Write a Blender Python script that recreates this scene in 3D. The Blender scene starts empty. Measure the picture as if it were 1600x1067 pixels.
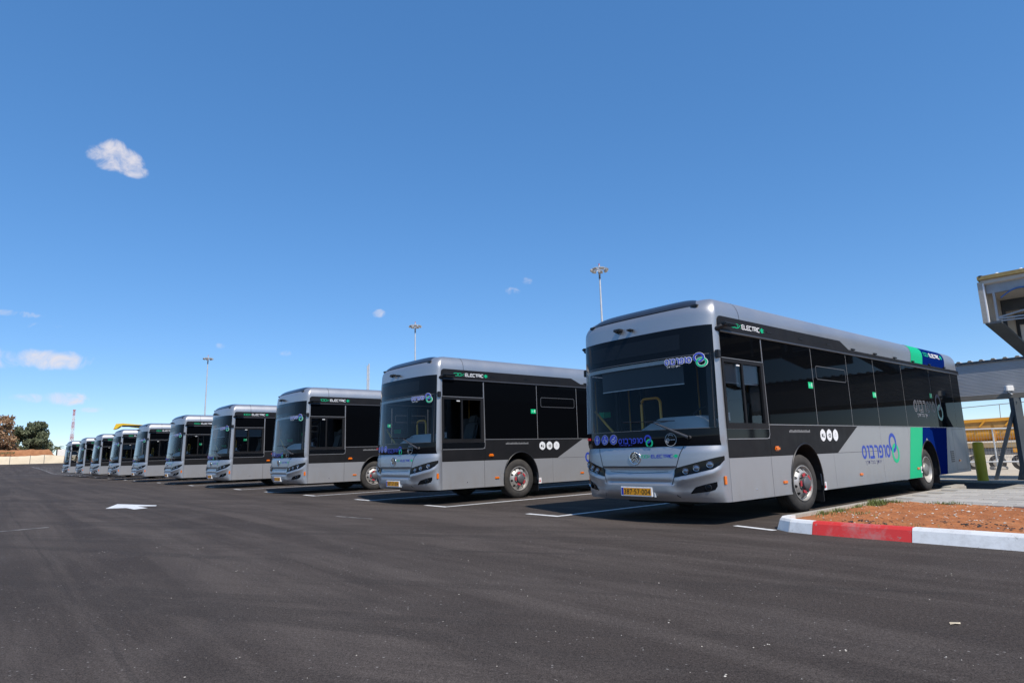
import bpy, bmesh, math, random
from math import sin, cos, pi, radians, sqrt, atan2
from mathutils import Vector, Matrix, noise
random.seed(7)
scene = bpy.context.scene
C = scene.collection

# ------------------------------------------------------------------ camera
F_PX, PITCH, ROLL, CAM_H, THETA = 981.9, radians(10.032), radians(-1.554), 1.113, radians(40.23)
cam_data = bpy.data.cameras.new('camera')
cam_data.sensor_width = 36.0
cam_data.lens = 36.0 * F_PX / 1600.0
cam_data.clip_end = 9000.0
cam = bpy.data.objects.new('camera', cam_data)
C.objects.link(cam)
cam.matrix_world = (Matrix.Translation((0, 0, CAM_H)) @ Matrix.Rotation(pi / 2 + PITCH, 4, 'X')
                    @ Matrix.Rotation(-ROLL * -1.0, 4, 'Z'))
scene.camera = cam

# bus frame: d runs rearwards along a bus, n runs across the row
DV = Vector((cos(THETA), sin(THETA), 0))
NV = Vector((-sin(THETA), cos(THETA), 0))
BUS_POS = [(2.91, 9.18), (-1.88, 14.34), (-6.79, 20.15), (-11.72, 25.82), (-16.49, 31.23), (-21.86, 37.39),
           (-27.14, 43.41), (-32.41, 49.39), (-37.66, 55.35), (-43.71, 62.22)]
B0 = Vector((2.91, 9.18, 0))
def WL(w, l, z=0.0):
    return B0 + NV * w + DV * l + Vector((0, 0, z))
ROTZ = THETA - pi / 2      # local x = -n, local y = d

# ------------------------------------------------------------------ sky, sun
SUN_EL = radians(51)
hv = (NV * cos(radians(13)) + DV * sin(radians(13)))        # the way the light travels over the ground
SUN_AZ = atan2(-hv.x, -hv.y)
world = bpy.data.worlds.new('World')
scene.world = world
world.use_nodes = True
wt = world.node_tree
wt.nodes.clear()
w_out = wt.nodes.new('ShaderNodeOutputWorld')
w_bg = wt.nodes.new('ShaderNodeBackground')
w_bg.inputs['Strength'].default_value = 0.15
sky = wt.nodes.new('ShaderNodeTexSky')
sky.sky_type = 'NISHITA'
sky.sun_disc = False
sky.sun_elevation = SUN_EL
sky.sun_rotation = SUN_AZ
sky.altitude = 60
sky.air_density = 0.7
sky.dust_density = 0.0
sky.ozone_density = 6.0
wt.links.new(w_bg.outputs[0], w_out.inputs['Surface'])

def cam_dir(px, py):
    u, v = px - 800, py - 533.5
    x = cos(ROLL) * u + sin(ROLL) * v
    y = -sin(ROLL) * u + cos(ROLL) * v
    return Vector((x, F_PX * cos(PITCH) + y * sin(PITCH), F_PX * sin(PITCH) - y * cos(PITCH))).normalized()

def wn(t, **kw):
    nd = wt.nodes.new(t)
    for k, v in kw.items():
        setattr(nd, k, v)
    return nd
# small fair weather clouds far out: each a patch of sky direction broken up by noise
geo = wn('ShaderNodeNewGeometry')
nz = wn('ShaderNodeTexNoise')
nz.inputs['Scale'].default_value = 38
nz.inputs['Detail'].default_value = 6
nz.inputs['Roughness'].default_value = 0.60
nz.inputs['Distortion'].default_value = 0.6
tcw = wn('ShaderNodeTexCoord')
wt.links.new(tcw.outputs['Generated'], nz.inputs['Vector'])
acc = None
CLOUDS = [(154, 241, 20, 14, .7), (178, 240, 24, 22, .95), (198, 252, 26, 22, 1.0), (210, 268, 22, 12, .8), (166, 256, 22, 12, .6), (72, 562, 74, 17, .85), (0, 560, 70, 18, .75), (104, 622, 36, 13, .85), (50, 622, 44, 9, .62),
          (592, 490, 16, 9, .58), (800, 455, 18, 9, .60), (822, 440, 15, 9, .52), (445, 551, 15, 8, .56), (345, 541, 12, 7, .52),
          (70, 512, 40, 8, .35), (20, 490, 40, 6, .4), (140, 640, 20, 5, .4),
          (-320, 420, 120, 40, .8), (-500, 600, 160, 26, .7), (2050, 520, 150, 36, .7), (2300, 330, 120, 50, .8)]
for px, py, rx, ry, amp in CLOUDS:
    c0 = cam_dir(px, py)
    rt = Vector((c0.y, -c0.x, 0)).normalized()
    up = rt.cross(c0)
    def dotn(v, s):
        nd = wn('ShaderNodeVectorMath', operation='DOT_PRODUCT')
        wt.links.new(tcw.outputs['Generated'], nd.inputs[0])
        nd.inputs[1].default_value = v
        m = wn('ShaderNodeMath', operation='MULTIPLY')
        wt.links.new(nd.outputs['Value'], m.inputs[0])
        m.inputs[1].default_value = s
        m2 = wn('ShaderNodeMath', operation='POWER')
        ab = wn('ShaderNodeMath', operation='ABSOLUTE')
        wt.links.new(m.outputs[0], ab.inputs[0])
        wt.links.new(ab.outputs[0], m2.inputs[0])
        m2.inputs[1].default_value = 2.0
        return m2
    a = dotn(rt, F_PX / rx)
    b = dotn(up, F_PX / ry)
    s = wn('ShaderNodeMath', operation='ADD')
    wt.links.new(a.outputs[0], s.inputs[0]); wt.links.new(b.outputs[0], s.inputs[1])
    # front half of the sphere only
    fr = wn('ShaderNodeVectorMath', operation='DOT_PRODUCT')
    wt.links.new(tcw.outputs['Generated'], fr.inputs[0]); fr.inputs[1].default_value = c0
    fg = wn('ShaderNodeMath', operation='GREATER_THAN'); fg.inputs[1].default_value = 0.2
    wt.links.new(fr.outputs['Value'], fg.inputs[0])
    mr = wn('ShaderNodeMapRange'); mr.interpolation_type = 'SMOOTHSTEP'
    mr.inputs['From Min'].default_value = 1.0; mr.inputs['From Max'].default_value = 0.0
    mr.inputs['To Min'].default_value = 0.0; mr.inputs['To Max'].default_value = amp
    wt.links.new(s.outputs[0], mr.inputs['Value'])
    mm = wn('ShaderNodeMath', operation='MULTIPLY')
    wt.links.new(mr.outputs[0], mm.inputs[0]); wt.links.new(fg.outputs[0], mm.inputs[1])
    if acc is None:
        acc = mm
    else:
        mx = wn('ShaderNodeMath', operation='MAXIMUM')
        wt.links.new(acc.outputs[0], mx.inputs[0]); wt.links.new(mm.outputs[0], mx.inputs[1])
        acc = mx
# cloud cover = smoothstep(mask + noise)
ad = wn('ShaderNodeMath', operation='MULTIPLY_ADD')
wt.links.new(nz.outputs['Fac'], ad.inputs[0]); ad.inputs[1].default_value = 2.1
wt.links.new(acc.outputs[0], ad.inputs[2])
cr = wn('ShaderNodeMapRange'); cr.interpolation_type = 'SMOOTHSTEP'
cr.inputs['From Min'].default_value = 1.30; cr.inputs['From Max'].default_value = 2.30
cr.inputs['To Max'].default_value = 0.95
wt.links.new(ad.outputs[0], cr.inputs['Value'])
gt = wn('ShaderNodeMath', operation='MULTIPLY')
sm = wn('ShaderNodeMapRange'); sm.interpolation_type = 'SMOOTHSTEP'
sm.inputs['From Min'].default_value = 0.0; sm.inputs['From Max'].default_value = 0.3
wt.links.new(acc.outputs[0], sm.inputs['Value'])
wt.links.new(cr.outputs[0], gt.inputs[0]); wt.links.new(sm.outputs[0], gt.inputs[1])
cmix = wn('ShaderNodeMix', data_type='RGBA')
wt.links.new(gt.outputs[0], cmix.inputs['Factor'])
hs = wn('ShaderNodeHueSaturation')
hs.inputs['Hue'].default_value = 0.506
hs.inputs['Saturation'].default_value = 1.52
hs.inputs['Value'].default_value = 2.32
sg = wn('ShaderNodeGamma')            # softer fall-off from horizon to zenith
sg.inputs['Gamma'].default_value = 0.56
wt.links.new(sky.outputs[0], sg.inputs['Color'])
wt.links.new(sg.outputs[0], hs.inputs['Color'])
wt.links.new(hs.outputs[0], cmix.inputs['A'])
cmix.inputs['B'].default_value = (5.4, 5.2, 5.55, 1)
wt.links.new(cmix.outputs['Result'], w_bg.inputs['Color'])

sun_l = bpy.data.lights.new('sun', 'SUN')
sun_l.energy = 4.6
sun_l.angle = radians(0.53)
sun_l.color = (1.0, 0.93, 0.84)
sun_o = bpy.data.objects.new('sun', sun_l)
C.objects.link(sun_o)
sdir = Vector((hv.x * cos(SUN_EL), hv.y * cos(SUN_EL), -sin(SUN_EL)))
sun_o.rotation_euler = sdir.to_track_quat('-Z', 'Y').to_euler()
sun_o.location = (20, -20, 40)

vs = scene.view_settings
vs.view_transform = 'Standard'
vs.look = 'None'
vs.exposure = 0.0
vs.gamma = 1.0
vs.use_curve_mapping = False
scene.render.engine = 'CYCLES'

# ------------------------------------------------------------------ materials
MATS = {}
def mat(name, col=(.5, .5, .5), rough=.5, metal=0.0, coat=0.0, spec=.5, emit=None):
    if name in MATS:
        return MATS[name]
    m = bpy.data.materials.new(name)
    m.use_nodes = True
    b = m.node_tree.nodes['Principled BSDF']
    b.inputs['Base Color'].default_value = (*col, 1)
    b.inputs['Roughness'].default_value = rough
    b.inputs['Metallic'].default_value = metal
    b.inputs['Coat Weight'].default_value = coat
    b.inputs['Coat Roughness'].default_value = .08
    b.inputs['Specular IOR Level'].default_value = spec
    MATS[name] = m
    return m

class NT:
    """tiny node helper on a material"""
    def __init__(s, m):
        s.m = m; s.t = m.node_tree; s.b = s.t.nodes['Principled BSDF']
    def n(s, t, ins=None, **kw):
        nd = s.t.nodes.new(t)
        for k, v in kw.items(): setattr(nd, k, v)
        for k, v in (ins or {}).items():
            if hasattr(v, 'links') or isinstance(v, bpy.types.NodeSocket): s.t.links.new(v, nd.inputs[k])
            else: nd.inputs[k].default_value = v
        return nd
    def link(s, a, b): s.t.links.new(a, b)
    def coord(s, kind='Object'): return s.n('ShaderNodeTexCoord').outputs[kind]
    def noise(s, vec, scale, detail=4, rough=.55, dist=0):
        return s.n('ShaderNodeTexNoise', {'Vector': vec, 'Scale': scale, 'Detail': detail, 'Roughness': rough, 'Distortion': dist}).outputs['Fac']
    def ramp(s, fac, stops):
        r = s.n('ShaderNodeValToRGB', {'Fac': fac})
        e = r.color_ramp.elements
        while len(e) < len(stops): e.new(.5)
        for i, (p, c) in enumerate(stops):
            e[i].position = p
            e[i].color = (*c, 1) if len(c) == 3 else c
        return r.outputs['Color']
    def rng(s, v, a, b, c=0, d=1):
        return s.n('ShaderNodeMapRange', {'Value': v, 'From Min': a, 'From Max': b, 'To Min': c, 'To Max': d}).outputs[0]
    def mix(s, f, a, b, blend='MIX'):
        nd = s.n('ShaderNodeMix', data_type='RGBA', blend_type=blend)
        for k, v in (('Factor', f), ('A', a), ('B', b)):
            if isinstance(v, bpy.types.NodeSocket): s.t.links.new(v, nd.inputs[k])
            else: nd.inputs[k].default_value = v if not isinstance(v, tuple) else (*v, 1)[:4]
        return nd.outputs['Result']
    def math(s, op, a, b=0.0):
        nd = s.n('ShaderNodeMath', operation=op)
        for i, v in enumerate((a, b)):
            if isinstance(v, bpy.types.NodeSocket): s.t.links.new(v, nd.inputs[i])
            else: nd.inputs[i].default_value = v
        return nd.outputs[0]
    def bump(s, h, st=.3, dist=.01):
        s.link(s.n('ShaderNodeBump', {'Height': h, 'Strength': st, 'Distance': dist}).outputs[0], s.b.inputs['Normal'])
    def base(s, c): s.link(c, s.b.inputs['Base Color'])
    def rough(s, c): s.link(c, s.b.inputs['Roughness'])

def noisy(name, c1, c2, scale=3.0, rough=.7, metal=0.0, coat=0.0, bump=0.0, bscale=40, r2=None):
    m = mat(name, c1, rough, metal, coat)
    t = NT(m)
    co = t.coord()
    f = t.noise(co, scale, 5, .6)
    t.base(t.ramp(f, [(.3, c1), (.72, c2)]))
    if r2 is not None: t.rough(t.rng(t.noise(co, scale * 2.3, 4), .3, .7, rough, r2))
    if bump: t.bump(t.noise(co, bscale, 6, .65), bump, .01)
    return m

# bus
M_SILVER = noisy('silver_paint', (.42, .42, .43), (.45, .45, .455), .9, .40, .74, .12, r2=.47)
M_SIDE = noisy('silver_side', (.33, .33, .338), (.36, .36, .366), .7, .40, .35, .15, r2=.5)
def add_dust(m):
    t = NT(m); co = t.coord()
    old = t.b.inputs['Base Color'].links[0].from_socket
    sx = t.n('ShaderNodeSeparateXYZ', {'Vector': co})
    low = t.rng(sx.outputs['Z'], .30, .85, 1, 0)
    mp = t.n('ShaderNodeMapping', {'Vector': co, 'Scale': (1, 1, .35)})
    sp = t.rng(t.noise(mp.outputs[0], 5.5, 7, .72, .3), .40, .72)
    spl = t.rng(t.noise(co, 45, 4, .7), .52, .7)
    t.base(t.mix(t.math('MULTIPLY', t.math('MULTIPLY', low, t.math('ADD', t.math('MULTIPLY', sp, .34), t.math('MULTIPLY', spl, .18))), 1.0), old, (.30, .25, .19)))
add_dust(M_SIDE)
M_BAND = noisy('black_satin', (.010, .010, .011), (.016, .015, .016), 2.0, .5, 0, 0, r2=.62)
M_BAND.node_tree.nodes['Principled BSDF'].inputs['Specular IOR Level'].default_value = .22
M_BLACK = mat('black_plastic', (.012, .012, .013), .45)
M_GLOSS = mat('black_gloss', (.005, .006, .008), .05, 0, 0, .16)
M_TINT = mat('tinted_window', (.0025, .003, .004), .03, 0, 0, .03)
M_TRIM = mat('light_trim', (.32, .32, .33), .45, .3)
M_GREEN = mat('green_paint', (.0, .47, .20), .45, 0, 0, .3)
M_BLUE = mat('blue_paint', (.003, .017, .135), .4, 0, 0, .0)
M_LOGOB = mat('logo_blue', (.015, .05, .36), .45)
M_LOGOB2 = mat('logo_blue_dark', (.02, .04, .42), .4)
M_LOGOG = mat('logo_green', (.0, .45, .20), .45)
M_WHITE = mat('white_print', (.8, .8, .8), .5)
M_ORANGE = mat('orange_lens', (.75, .17, .01), .2, 0, .5)
M_RED = mat('red_print', (.6, .03, .03), .4)
M_CHROME = mat('chrome', (.75, .75, .76), .12, 1.0)
M_ALU = noisy('wheel_alloy', (.42, .40, .37), (.55, .53, .5), 6, .42, .55, r2=.55)
M_TYRE = noisy('tyre_rubber', (.022, .021, .02), (.06, .054, .048), 5, .85)
M_LENS = mat('lamp_lens', (.16, .19, .24), .05, .6, 1.0)
M_DARKIN = mat('cabin_dark', (.05, .052, .056), .7)
M_CEIL = mat('cabin_ceiling', (.42, .42, .42), .7)
M_PALE = mat('cabin_pale', (.68, .69, .68), .55)
M_RAIL = mat('yellow_rail', (.72, .38, .015), .4, 0, .3)
M_SEAT = noisy('seat_fabric', (.03, .04, .07), (.05, .06, .09), 30, .9)
M_SEATG = mat('driver_seat_grey', (.16, .16, .155), .8)
M_PLATE = mat('plate_yellow', (.90, .36, .004), .5)
M_EXIT = mat('exit_green', (.0, .55, .2), .4)
M_UNDER = mat('underbody', (.012, .012, .012), .8)
M_DISPLAY = noisy('display_mesh', (.008, .011, .016), (.012, .016, .022), 60, .3)
M_DISPLAY.node_tree.nodes['Principled BSDF'].inputs['Specular IOR Level'].default_value = .14
M_BLIND = mat('sun_blind', (.05, .055, .06), .7)
def thin_glass(name, tint, refl=1.0, ior=1.5):
    m = bpy.data.materials.new(name); m.use_nodes = True
    t = m.node_tree; t.nodes.clear()
    o = t.nodes.new('ShaderNodeOutputMaterial')
    tr = t.nodes.new('ShaderNodeBsdfTransparent'); tr.inputs[0].default_value = (*tint, 1)
    gl = t.nodes.new('ShaderNodeBsdfGlossy'); gl.inputs['Roughness'].default_value = .02
    gl.inputs['Color'].default_value = (.95, .97, 1, 1)
    fr = t.nodes.new('ShaderNodeFresnel'); fr.inputs['IOR'].default_value = ior
    mx = t.nodes.new('ShaderNodeMixShader')
    t.links.new(fr.outputs[0], mx.inputs[0]); t.links.new(tr.outputs[0], mx.inputs[1]); t.links.new(gl.outputs[0], mx.inputs[2])
    t.links.new(mx.outputs[0], o.inputs[0])
    MATS[name] = m
    return m
M_GLASS = thin_glass('windscreen_glass', (.84, .87, .88), ior=1.27)
M_SGLASS = thin_glass('side_glass', (.62, .63, .63), ior=1.38)

# ------------------------------------------------------------------ mesh helpers
def mesh(name, verts, faces, mats, parent=None, smooth=None, fm=None, link=True):
    me = bpy.data.meshes.new(name)
    me.from_pydata([tuple(v) for v in verts], [], faces)
    if not isinstance(mats, (list, tuple)): mats = [mats]
    for m in mats: me.materials.append(m)
    if fm:
        me.polygons.foreach_set('material_index', fm)
    if smooth is not None:
        me.polygons.foreach_set('use_smooth', [True] * len(me.polygons))
        if smooth < 180: me.set_sharp_from_angle(angle=radians(smooth))
    me.update()
    o = bpy.data.objects.new(name, me)
    C.objects.link(o)
    if parent is not None: o.parent = parent
    return o

class MB:
    def __init__(s): s.v = []; s.f = []; s.m = []
    def add(s, v, f, mi=0):
        k = len(s.v); s.v += [Vector(p) for p in v]; s.f += [tuple(i + k for i in q) for q in f]; s.m += [mi] * len(f)
        return s
    def box(s, x0, x1, y0, y1, z0, z1, mi=0):
        v = [(x, y, z) for z in (z0, z1) for y in (y0, y1) for x in (x0, x1)]
        return s.add(v, [(0, 2, 3, 1), (4, 5, 7, 6), (0, 1, 5, 4), (2, 6, 7, 3), (0, 4, 6, 2), (1, 3, 7, 5)], mi)
    def bbox(s, x0, x1, y0, y1, z0, z1, b=.01, mi=0):
        bm = bmesh.new()
        bmesh.ops.create_cube(bm, size=1)
        for v in bm.verts:
            v.co = Vector(((x0 + x1) / 2 + v.co.x * (x1 - x0), (y0 + y1) / 2 + v.co.y * (y1 - y0), (z0 + z1) / 2 + v.co.z * (z1 - z0)))
        bmesh.ops.bevel(bm, geom=bm.edges[:], offset=b, segments=2, affect='EDGES')
        bm.verts.index_update()
        s.add([v.co.copy() for v in bm.verts], [[v.index for v in f.verts] for f in bm.faces], mi); bm.free()
        return s
    def tube(s, pts, r, n=8, mi=0, cap=True):
        pts = [Vector(p) for p in pts]
        rs = r if isinstance(r, (list, tuple)) else [r] * len(pts)
        k = len(s.v); rings = []
        ref = Vector((0, 0, 1))
        for i, p in enumerate(pts):
            a = pts[max(i - 1, 0)]; b = pts[min(i + 1, len(pts) - 1)]
            t = (b - a).normalized()
            u = t.cross(ref)
            if u.length < .05: u = t.cross(Vector((1, 0, 0)))
            u.normalize(); w = t.cross(u)
            s.v += [p + u * (cos(2 * pi * j / n) * rs[i]) + w * (sin(2 * pi * j / n) * rs[i]) for j in range(n)]
        for i in range(len(pts) - 1):
            for j in range(n):
                a = k + i * n + j; b = k + i * n + (j + 1) % n
                s.f.append((a, b, b + n, a + n)); s.m.append(mi)
        if cap:
            s.f.append(tuple(k + j for j in range(n))); s.m.append(mi)
            q = k + (len(pts) - 1) * n
            s.f.append(tuple(q + n - 1 - j for j in range(n))); s.m.append(mi)
        return s
    def bar(s, a, b, w, h, mi=0, up=(0, 0, 1)):
        a = Vector(a); b = Vector(b); t = (b - a).normalized(); up = Vector(up)
        u = t.cross(up)
        if u.length < .01: u = t.cross(Vector((0, 1, 0)))
        u.normalize(); v = u.cross(t)
        P = [p + u * (sx * w / 2) + v * (sy * h / 2) for p in (a, b) for sx, sy in ((-1, -1), (1, -1), (1, 1), (-1, 1))]
        return s.add(P, [(0, 1, 2, 3), (7, 6, 5, 4), (0, 4, 5, 1), (1, 5, 6, 2), (2, 6, 7, 3), (3, 7, 4, 0)], mi)
    def lathe(s, prof, n=32, axis='X', org=(0, 0, 0), mi=0, mis=None):
        """prof: (axial, radius) pairs"""
        k = len(s.v); o = Vector(org)
        for a, r in prof:
            for j in range(n):
                c, q = cos(2 * pi * j / n) * r, sin(2 * pi * j / n) * r
                s.v.append(o + (Vector((a, c, q)) if axis == 'X' else Vector((c, q, a)) if axis == 'Z' else Vector((q, a, c))))
        for i in range(len(prof) - 1):
            for j in range(n):
                a = k + i * n + j; b = k + i * n + (j + 1) % n
                s.f.append((a, a + n, b + n, b)); s.m.append(mis[i] if mis else mi)
        return s
    def prism(s, poly, fn, t0, t1, mi=0):
        """2D polygon -> solid; fn(u, v, t) gives the point"""
        n = len(poly)
        v = [fn(u, w, t0) for u, w in poly] + [fn(u, w, t1) for u, w in poly]
        f = [tuple(range(n)), tuple(range(2 * n - 1, n - 1, -1))] + [(i, i + n, (i + 1) % n + n, (i + 1) % n) for i in range(n)]
        return s.add(v, f, mi)
    def build(s, name, mats, parent=None, smooth=None):
        return mesh(name, s.v, s.f, mats, parent, smooth, s.m)

def fix_normals(o):
    bm = bmesh.new(); bm.from_mesh(o.data)
    bmesh.ops.recalc_face_normals(bm, faces=bm.faces)
    bm.to_mesh(o.data); bm.free()
    return o

def tag(o, label=None, cat=None, group=None, kind=None):
    if label: o['label'] = label
    if cat: o['category'] = cat
    if group: o['group'] = group
    if kind: o['kind'] = kind
    return o
def empty(name, loc=(0, 0, 0), rz=0.0):
    o = bpy.data.objects.new(name, None); C.objects.link(o)
    o.location = loc; o.rotation_euler = (0, 0, rz); o.empty_display_size = .3
    return o
def copy_tree(o, parent=None, skip=None):
    c = o.copy(); C.objects.link(c); c.parent = parent
    for ch in o.children:
        if skip and skip(ch): continue
        copy_tree(ch, c, skip)
    return c

def sstep(a, b, x):
    t = max(0., min(1., (x - a) / (b - a))); return t * t * (3 - 2 * t)
def lerp_tab(z, Z, Y):
    if z <= Z[0]: return Y[0]
    for i in range(1, len(Z)):
        if z <= Z[i]:
            return Y[i - 1] + (Y[i] - Y[i - 1]) * (z - Z[i - 1]) / (Z[i] - Z[i - 1])
    return Y[-1]

# ================================================================== THE SETTING
def ground_h(w, l):
    """gentle rise towards the far end of the yard, a fall behind the canopy"""
    up = .0195 * max(0, min(w, 175) - 92)
    up = up * sstep(92, 112, w) if w < 112 else up
    dn = -1.9 * sstep(15, 75, l) * (1 - sstep(4, 40, w))
    return up + dn

# asphalt
M_ASPH = mat('asphalt', (.05, .05, .05), .88)
t = NT(M_ASPH); co = t.coord()
M_ASPH.node_tree.nodes['Principled BSDF'].inputs['Specular IOR Level'].default_value = .10
def dotc(v, off=0.0):
    return t.math('ADD', t.n('ShaderNodeVectorMath', {0: co, 1: tuple(v)}, operation='DOT_PRODUCT').outputs['Value'], off)
lc, wc = dotc(DV, -B0.dot(DV)), dotc(NV, -B0.dot(NV))
wob = t.noise(co, .35, 3)
lane = t.math('MULTIPLY', t.math('ADD', t.math('ADD', lc, 7.35), t.math('MULTIPLY', wob, .16)), 1 / 3.7)
lane_id = t.math('FLOOR', lane)
lane_f = t.math('FRACT', lane)
lane_rnd = t.n('ShaderNodeTexWhiteNoise', {'W': lane_id}, noise_dimensions='1D').outputs['Value']
joint = t.math('LESS_THAN', lane_f, .010)
big = t.noise(co, .13, 5, .6, .8)
sv = t.n('ShaderNodeCombineXYZ', {'X': t.math('MULTIPLY', lc, 1.5), 'Y': t.math('MULTIPLY', wc, .07)}).outputs[0]
streak = t.noise(sv, 1.0, 6, .65, .5)
sv2 = t.n('ShaderNodeCombineXYZ', {'X': t.math('MULTIPLY', t.math('ADD', lc, t.math('MULTIPLY', wc, .55)), 1.3), 'Y': t.math('MULTIPLY', wc, .10)}).outputs[0]
streak2 = t.noise(sv2, 1.1, 5, .65, .8)
ringv = t.n('ShaderNodeCombineXYZ', {'X': t.math('ADD', lc, 22.0), 'Y': t.math('ADD', wc, -9.0)}).outputs[0]
ring = t.n('ShaderNodeTexWave', {'Vector': ringv, 'Scale': .36, 'Distortion': 1.6, 'Detail': 3.0, 'Detail Scale': .6, 'Detail Roughness': .6}, wave_type='RINGS', rings_direction='Z').outputs['Fac']
mid = t.noise(co, .8, 6, .7, .4)
fine = t.noise(co, 110, 3, .85)
grit = t.noise(co, 38, 4, .75)
c0 = t.ramp(big, [(.32, (.052, .042, .036)), (.68, (.082, .067, .057))])
c0 = t.mix(t.rng(lane_rnd, 0, 1, 0, .30), c0, (.052, .043, .038))
c1 = t.mix(t.rng(streak, .44, .60, 0, .8), c0, (.100, .083, .072))
c1 = t.mix(t.math('MULTIPLY', t.rng(ring, .62, .95), t.rng(mid, .38, .68, .0, .32)), c1, (.040, .034, .031))
c2 = t.mix(t.rng(streak2, .50, .62, 0, .6), c1, (.050, .042, .037))
c3 = t.mix(t.rng(mid, .5, .72, 0, .5), c2, (.104, .087, .076))
c3 = t.mix(t.math('MULTIPLY', joint, t.rng(mid, .35, .65, .0, .5)), c3, (.040, .034, .031))
stain = t.n('ShaderNodeTexVoronoi', {'Vector': t.mix(.12, co, t.n('ShaderNodeTexNoise', {'Vector': co, 'Scale': 1.5}).outputs['Color']), 'Scale': .42}).outputs['Distance']
c3 = t.mix(t.rng(stain, .10, .03, 0, .4), c3, (.028, .024, .023))
c4 = t.mix(1.0, c3, t.rng(grit, .34, .66, .70, 1.30), 'MULTIPLY')
c5 = t.mix(1.0, c4, t.rng(fine, .34, .66, .30, 1.70), 'MULTIPLY')
vor = t.n('ShaderNodeTexVoronoi', {'Vector': co, 'Scale': 17.0, 'Randomness': 1.0})
dot = t.math('LESS_THAN', vor.outputs['Distance'], .115)
sepc = t.n('ShaderNodeSeparateColor', {'Color': vor.outputs['Color']})
pick = t.math('GREATER_THAN', sepc.outputs[0], .72)
spk = t.math('MULTIPLY', dot, pick)
c6 = t.mix(t.math('MULTIPLY', spk, t.rng(mid, .35, .6, .25, .9)), c5, (.30, .275, .25))
vor2 = t.n('ShaderNodeTexVoronoi', {'Vector': co, 'Scale': 3.4, 'Randomness': 1.0})
nzj = t.noise(co, 30, 2)
dot2 = t.math('LESS_THAN', t.math('ADD', vor2.outputs['Distance'], t.math('MULTIPLY', nzj, .06)), .062)
sep2 = t.n('ShaderNodeSeparateColor', {'Color': vor2.outputs['Color']})
pick2 = t.math('GREATER_THAN', sep2.outputs[1], .955)
c7 = t.mix(t.math('MULTIPLY', dot2, pick2), c6, (.48, .46, .42))
t.base(c7)
t.rough(t.rng(streak, .3, .7, .80, .94))
t.bump(t.math('ADD', t.math('MULTIPLY', fine, .5), grit), .8, .008)

M_SAND = mat('sandy_ground', (.42, .33, .22), .95)
t = NT(M_SAND); co = t.coord()
s1 = t.ramp(t.noise(co, .12, 6, .6), [(.3, (.52, .42, .29)), (.7, (.62, .52, .38))])
t.base(t.mix(t.rng(t.noise(co, 3, 6, .7), .4, .7, 0, .5), s1, (.40, .32, .22)))
t.bump(t.noise(co, 5, 6, .7), .5, .05)

def sheet(name, ws, ls, z0, m, keep=None, hf=ground_h):
    v, f = [], []
    for w in ws:
        for l in ls:
            p = WL(w, l, z0 + hf(w, l)); v.append(p)
    nl = len(ls)
    for i in range(len(ws) - 1):
        for j in range(nl - 1):
            if keep and not keep((ws[i] + ws[i + 1]) / 2, (ls[j] + ls[j + 1]) / 2): continue
            a = i * nl + j
            f.append((a, a + 1, a + nl + 1, a + nl))
    o = mesh(name, v, f, m)
    bm = bmesh.new(); bm.from_mesh(o.data)
    bmesh.ops.delete(bm, geom=[q for q in bm.verts if not q.link_faces], context='VERTS')
    for q in bm.faces:
        if q.normal.z < 0: q.normal_flip()
    bm.to_mesh(o.data); bm.free()
    return o
tw = [-3000, -1200, -400, -150, -60, -30, -15, -5, 0, 4, 10, 20, 30, 40, 60, 80] + list(range(90, 181, 6)) + [200, 260, 500, 1200, 4000]
tl = [-3000, -900, -300, -100, -40, 0, 10, 15, 20, 26, 34, 42, 50, 60, 70, 80, 110, 200, 500, 1200, 4000]
tag(sheet('ground', tw, tl, -.03, M_SAND), kind='structure')
aw = [-160, -60, -30, -12, 0, 4, 12, 40, 70, 92] + list(range(94, 172, 3)) + [172]
al = [-260, -120, -70, -40, -20, -8, 0, 6, 12.2, 14, 20]
tag(sheet('asphalt_yard', aw, al, 0.0, M_ASPH, keep=lambda w, l: not (w < 4 and l > 12.2)), kind='structure')

# painted lines
M_LINE = mat('road_paint', (.72, .72, .70), .7)
t = NT(M_LINE); co = t.coord('Object')
t.base(t.ramp(t.noise(co, 9, 6, .7), [(.30, (.30, .29, .28)), (.46, (.70, .70, .68)), (.8, (.80, .80, .79))]))
M_LINE2 = mat('worn_road_paint', (.5, .5, .48), .8)
t = NT(M_LINE2); co = t.coord('Object')
t.base(t.ramp(t.noise(co, 4, 6, .75), [(.38, (.07, .065, .06)), (.6, (.34, .32, .30))]))
def strip(name, a, b, wd, m, z=.004):
    a = Vector((*a, 0)); b = Vector((*b, 0)); t_ = (b - a).normalized(); s_ = Vector((-t_.y, t_.x, 0)) * (wd / 2)
    n_ = 4
    v, f = [], []
    for i in range(n_ + 1):
        p = a.lerp(b, i / n_)
        for q in (-1, 1):
            e = p + s_ * q; v.append(WL(e.x, e.y, z + ground_h(e.x, e.y)))
        if i: f.append((2 * i - 2, 2 * i, 2 * i + 1, 2 * i - 1))
    o = mesh(name, v, f, m)
    if o.data.polygons[0].normal.z < 0: o.data.flip_normals()
    return o
lines = mesh('road_markings', [], [], M_LINE)
tag(lines, kind='structure')
def child_strip(*a, **k):
    o = strip(*a, **k); o.parent = lines; return o
bay = [3.07 + 3.48 * k for k in range(40)]
for k, w in enumerate(bay):
    child_strip('bay_line', (w, -.215), (w, 12.4), .11, M_LINE)
    child_strip('bay_end_mark', (w - .05, -.28), (w + .80, -.28), .12, M_LINE)
child_strip('bay_end_mark', (-.70, .10), (-.02, .26), .10, M_LINE)
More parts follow.
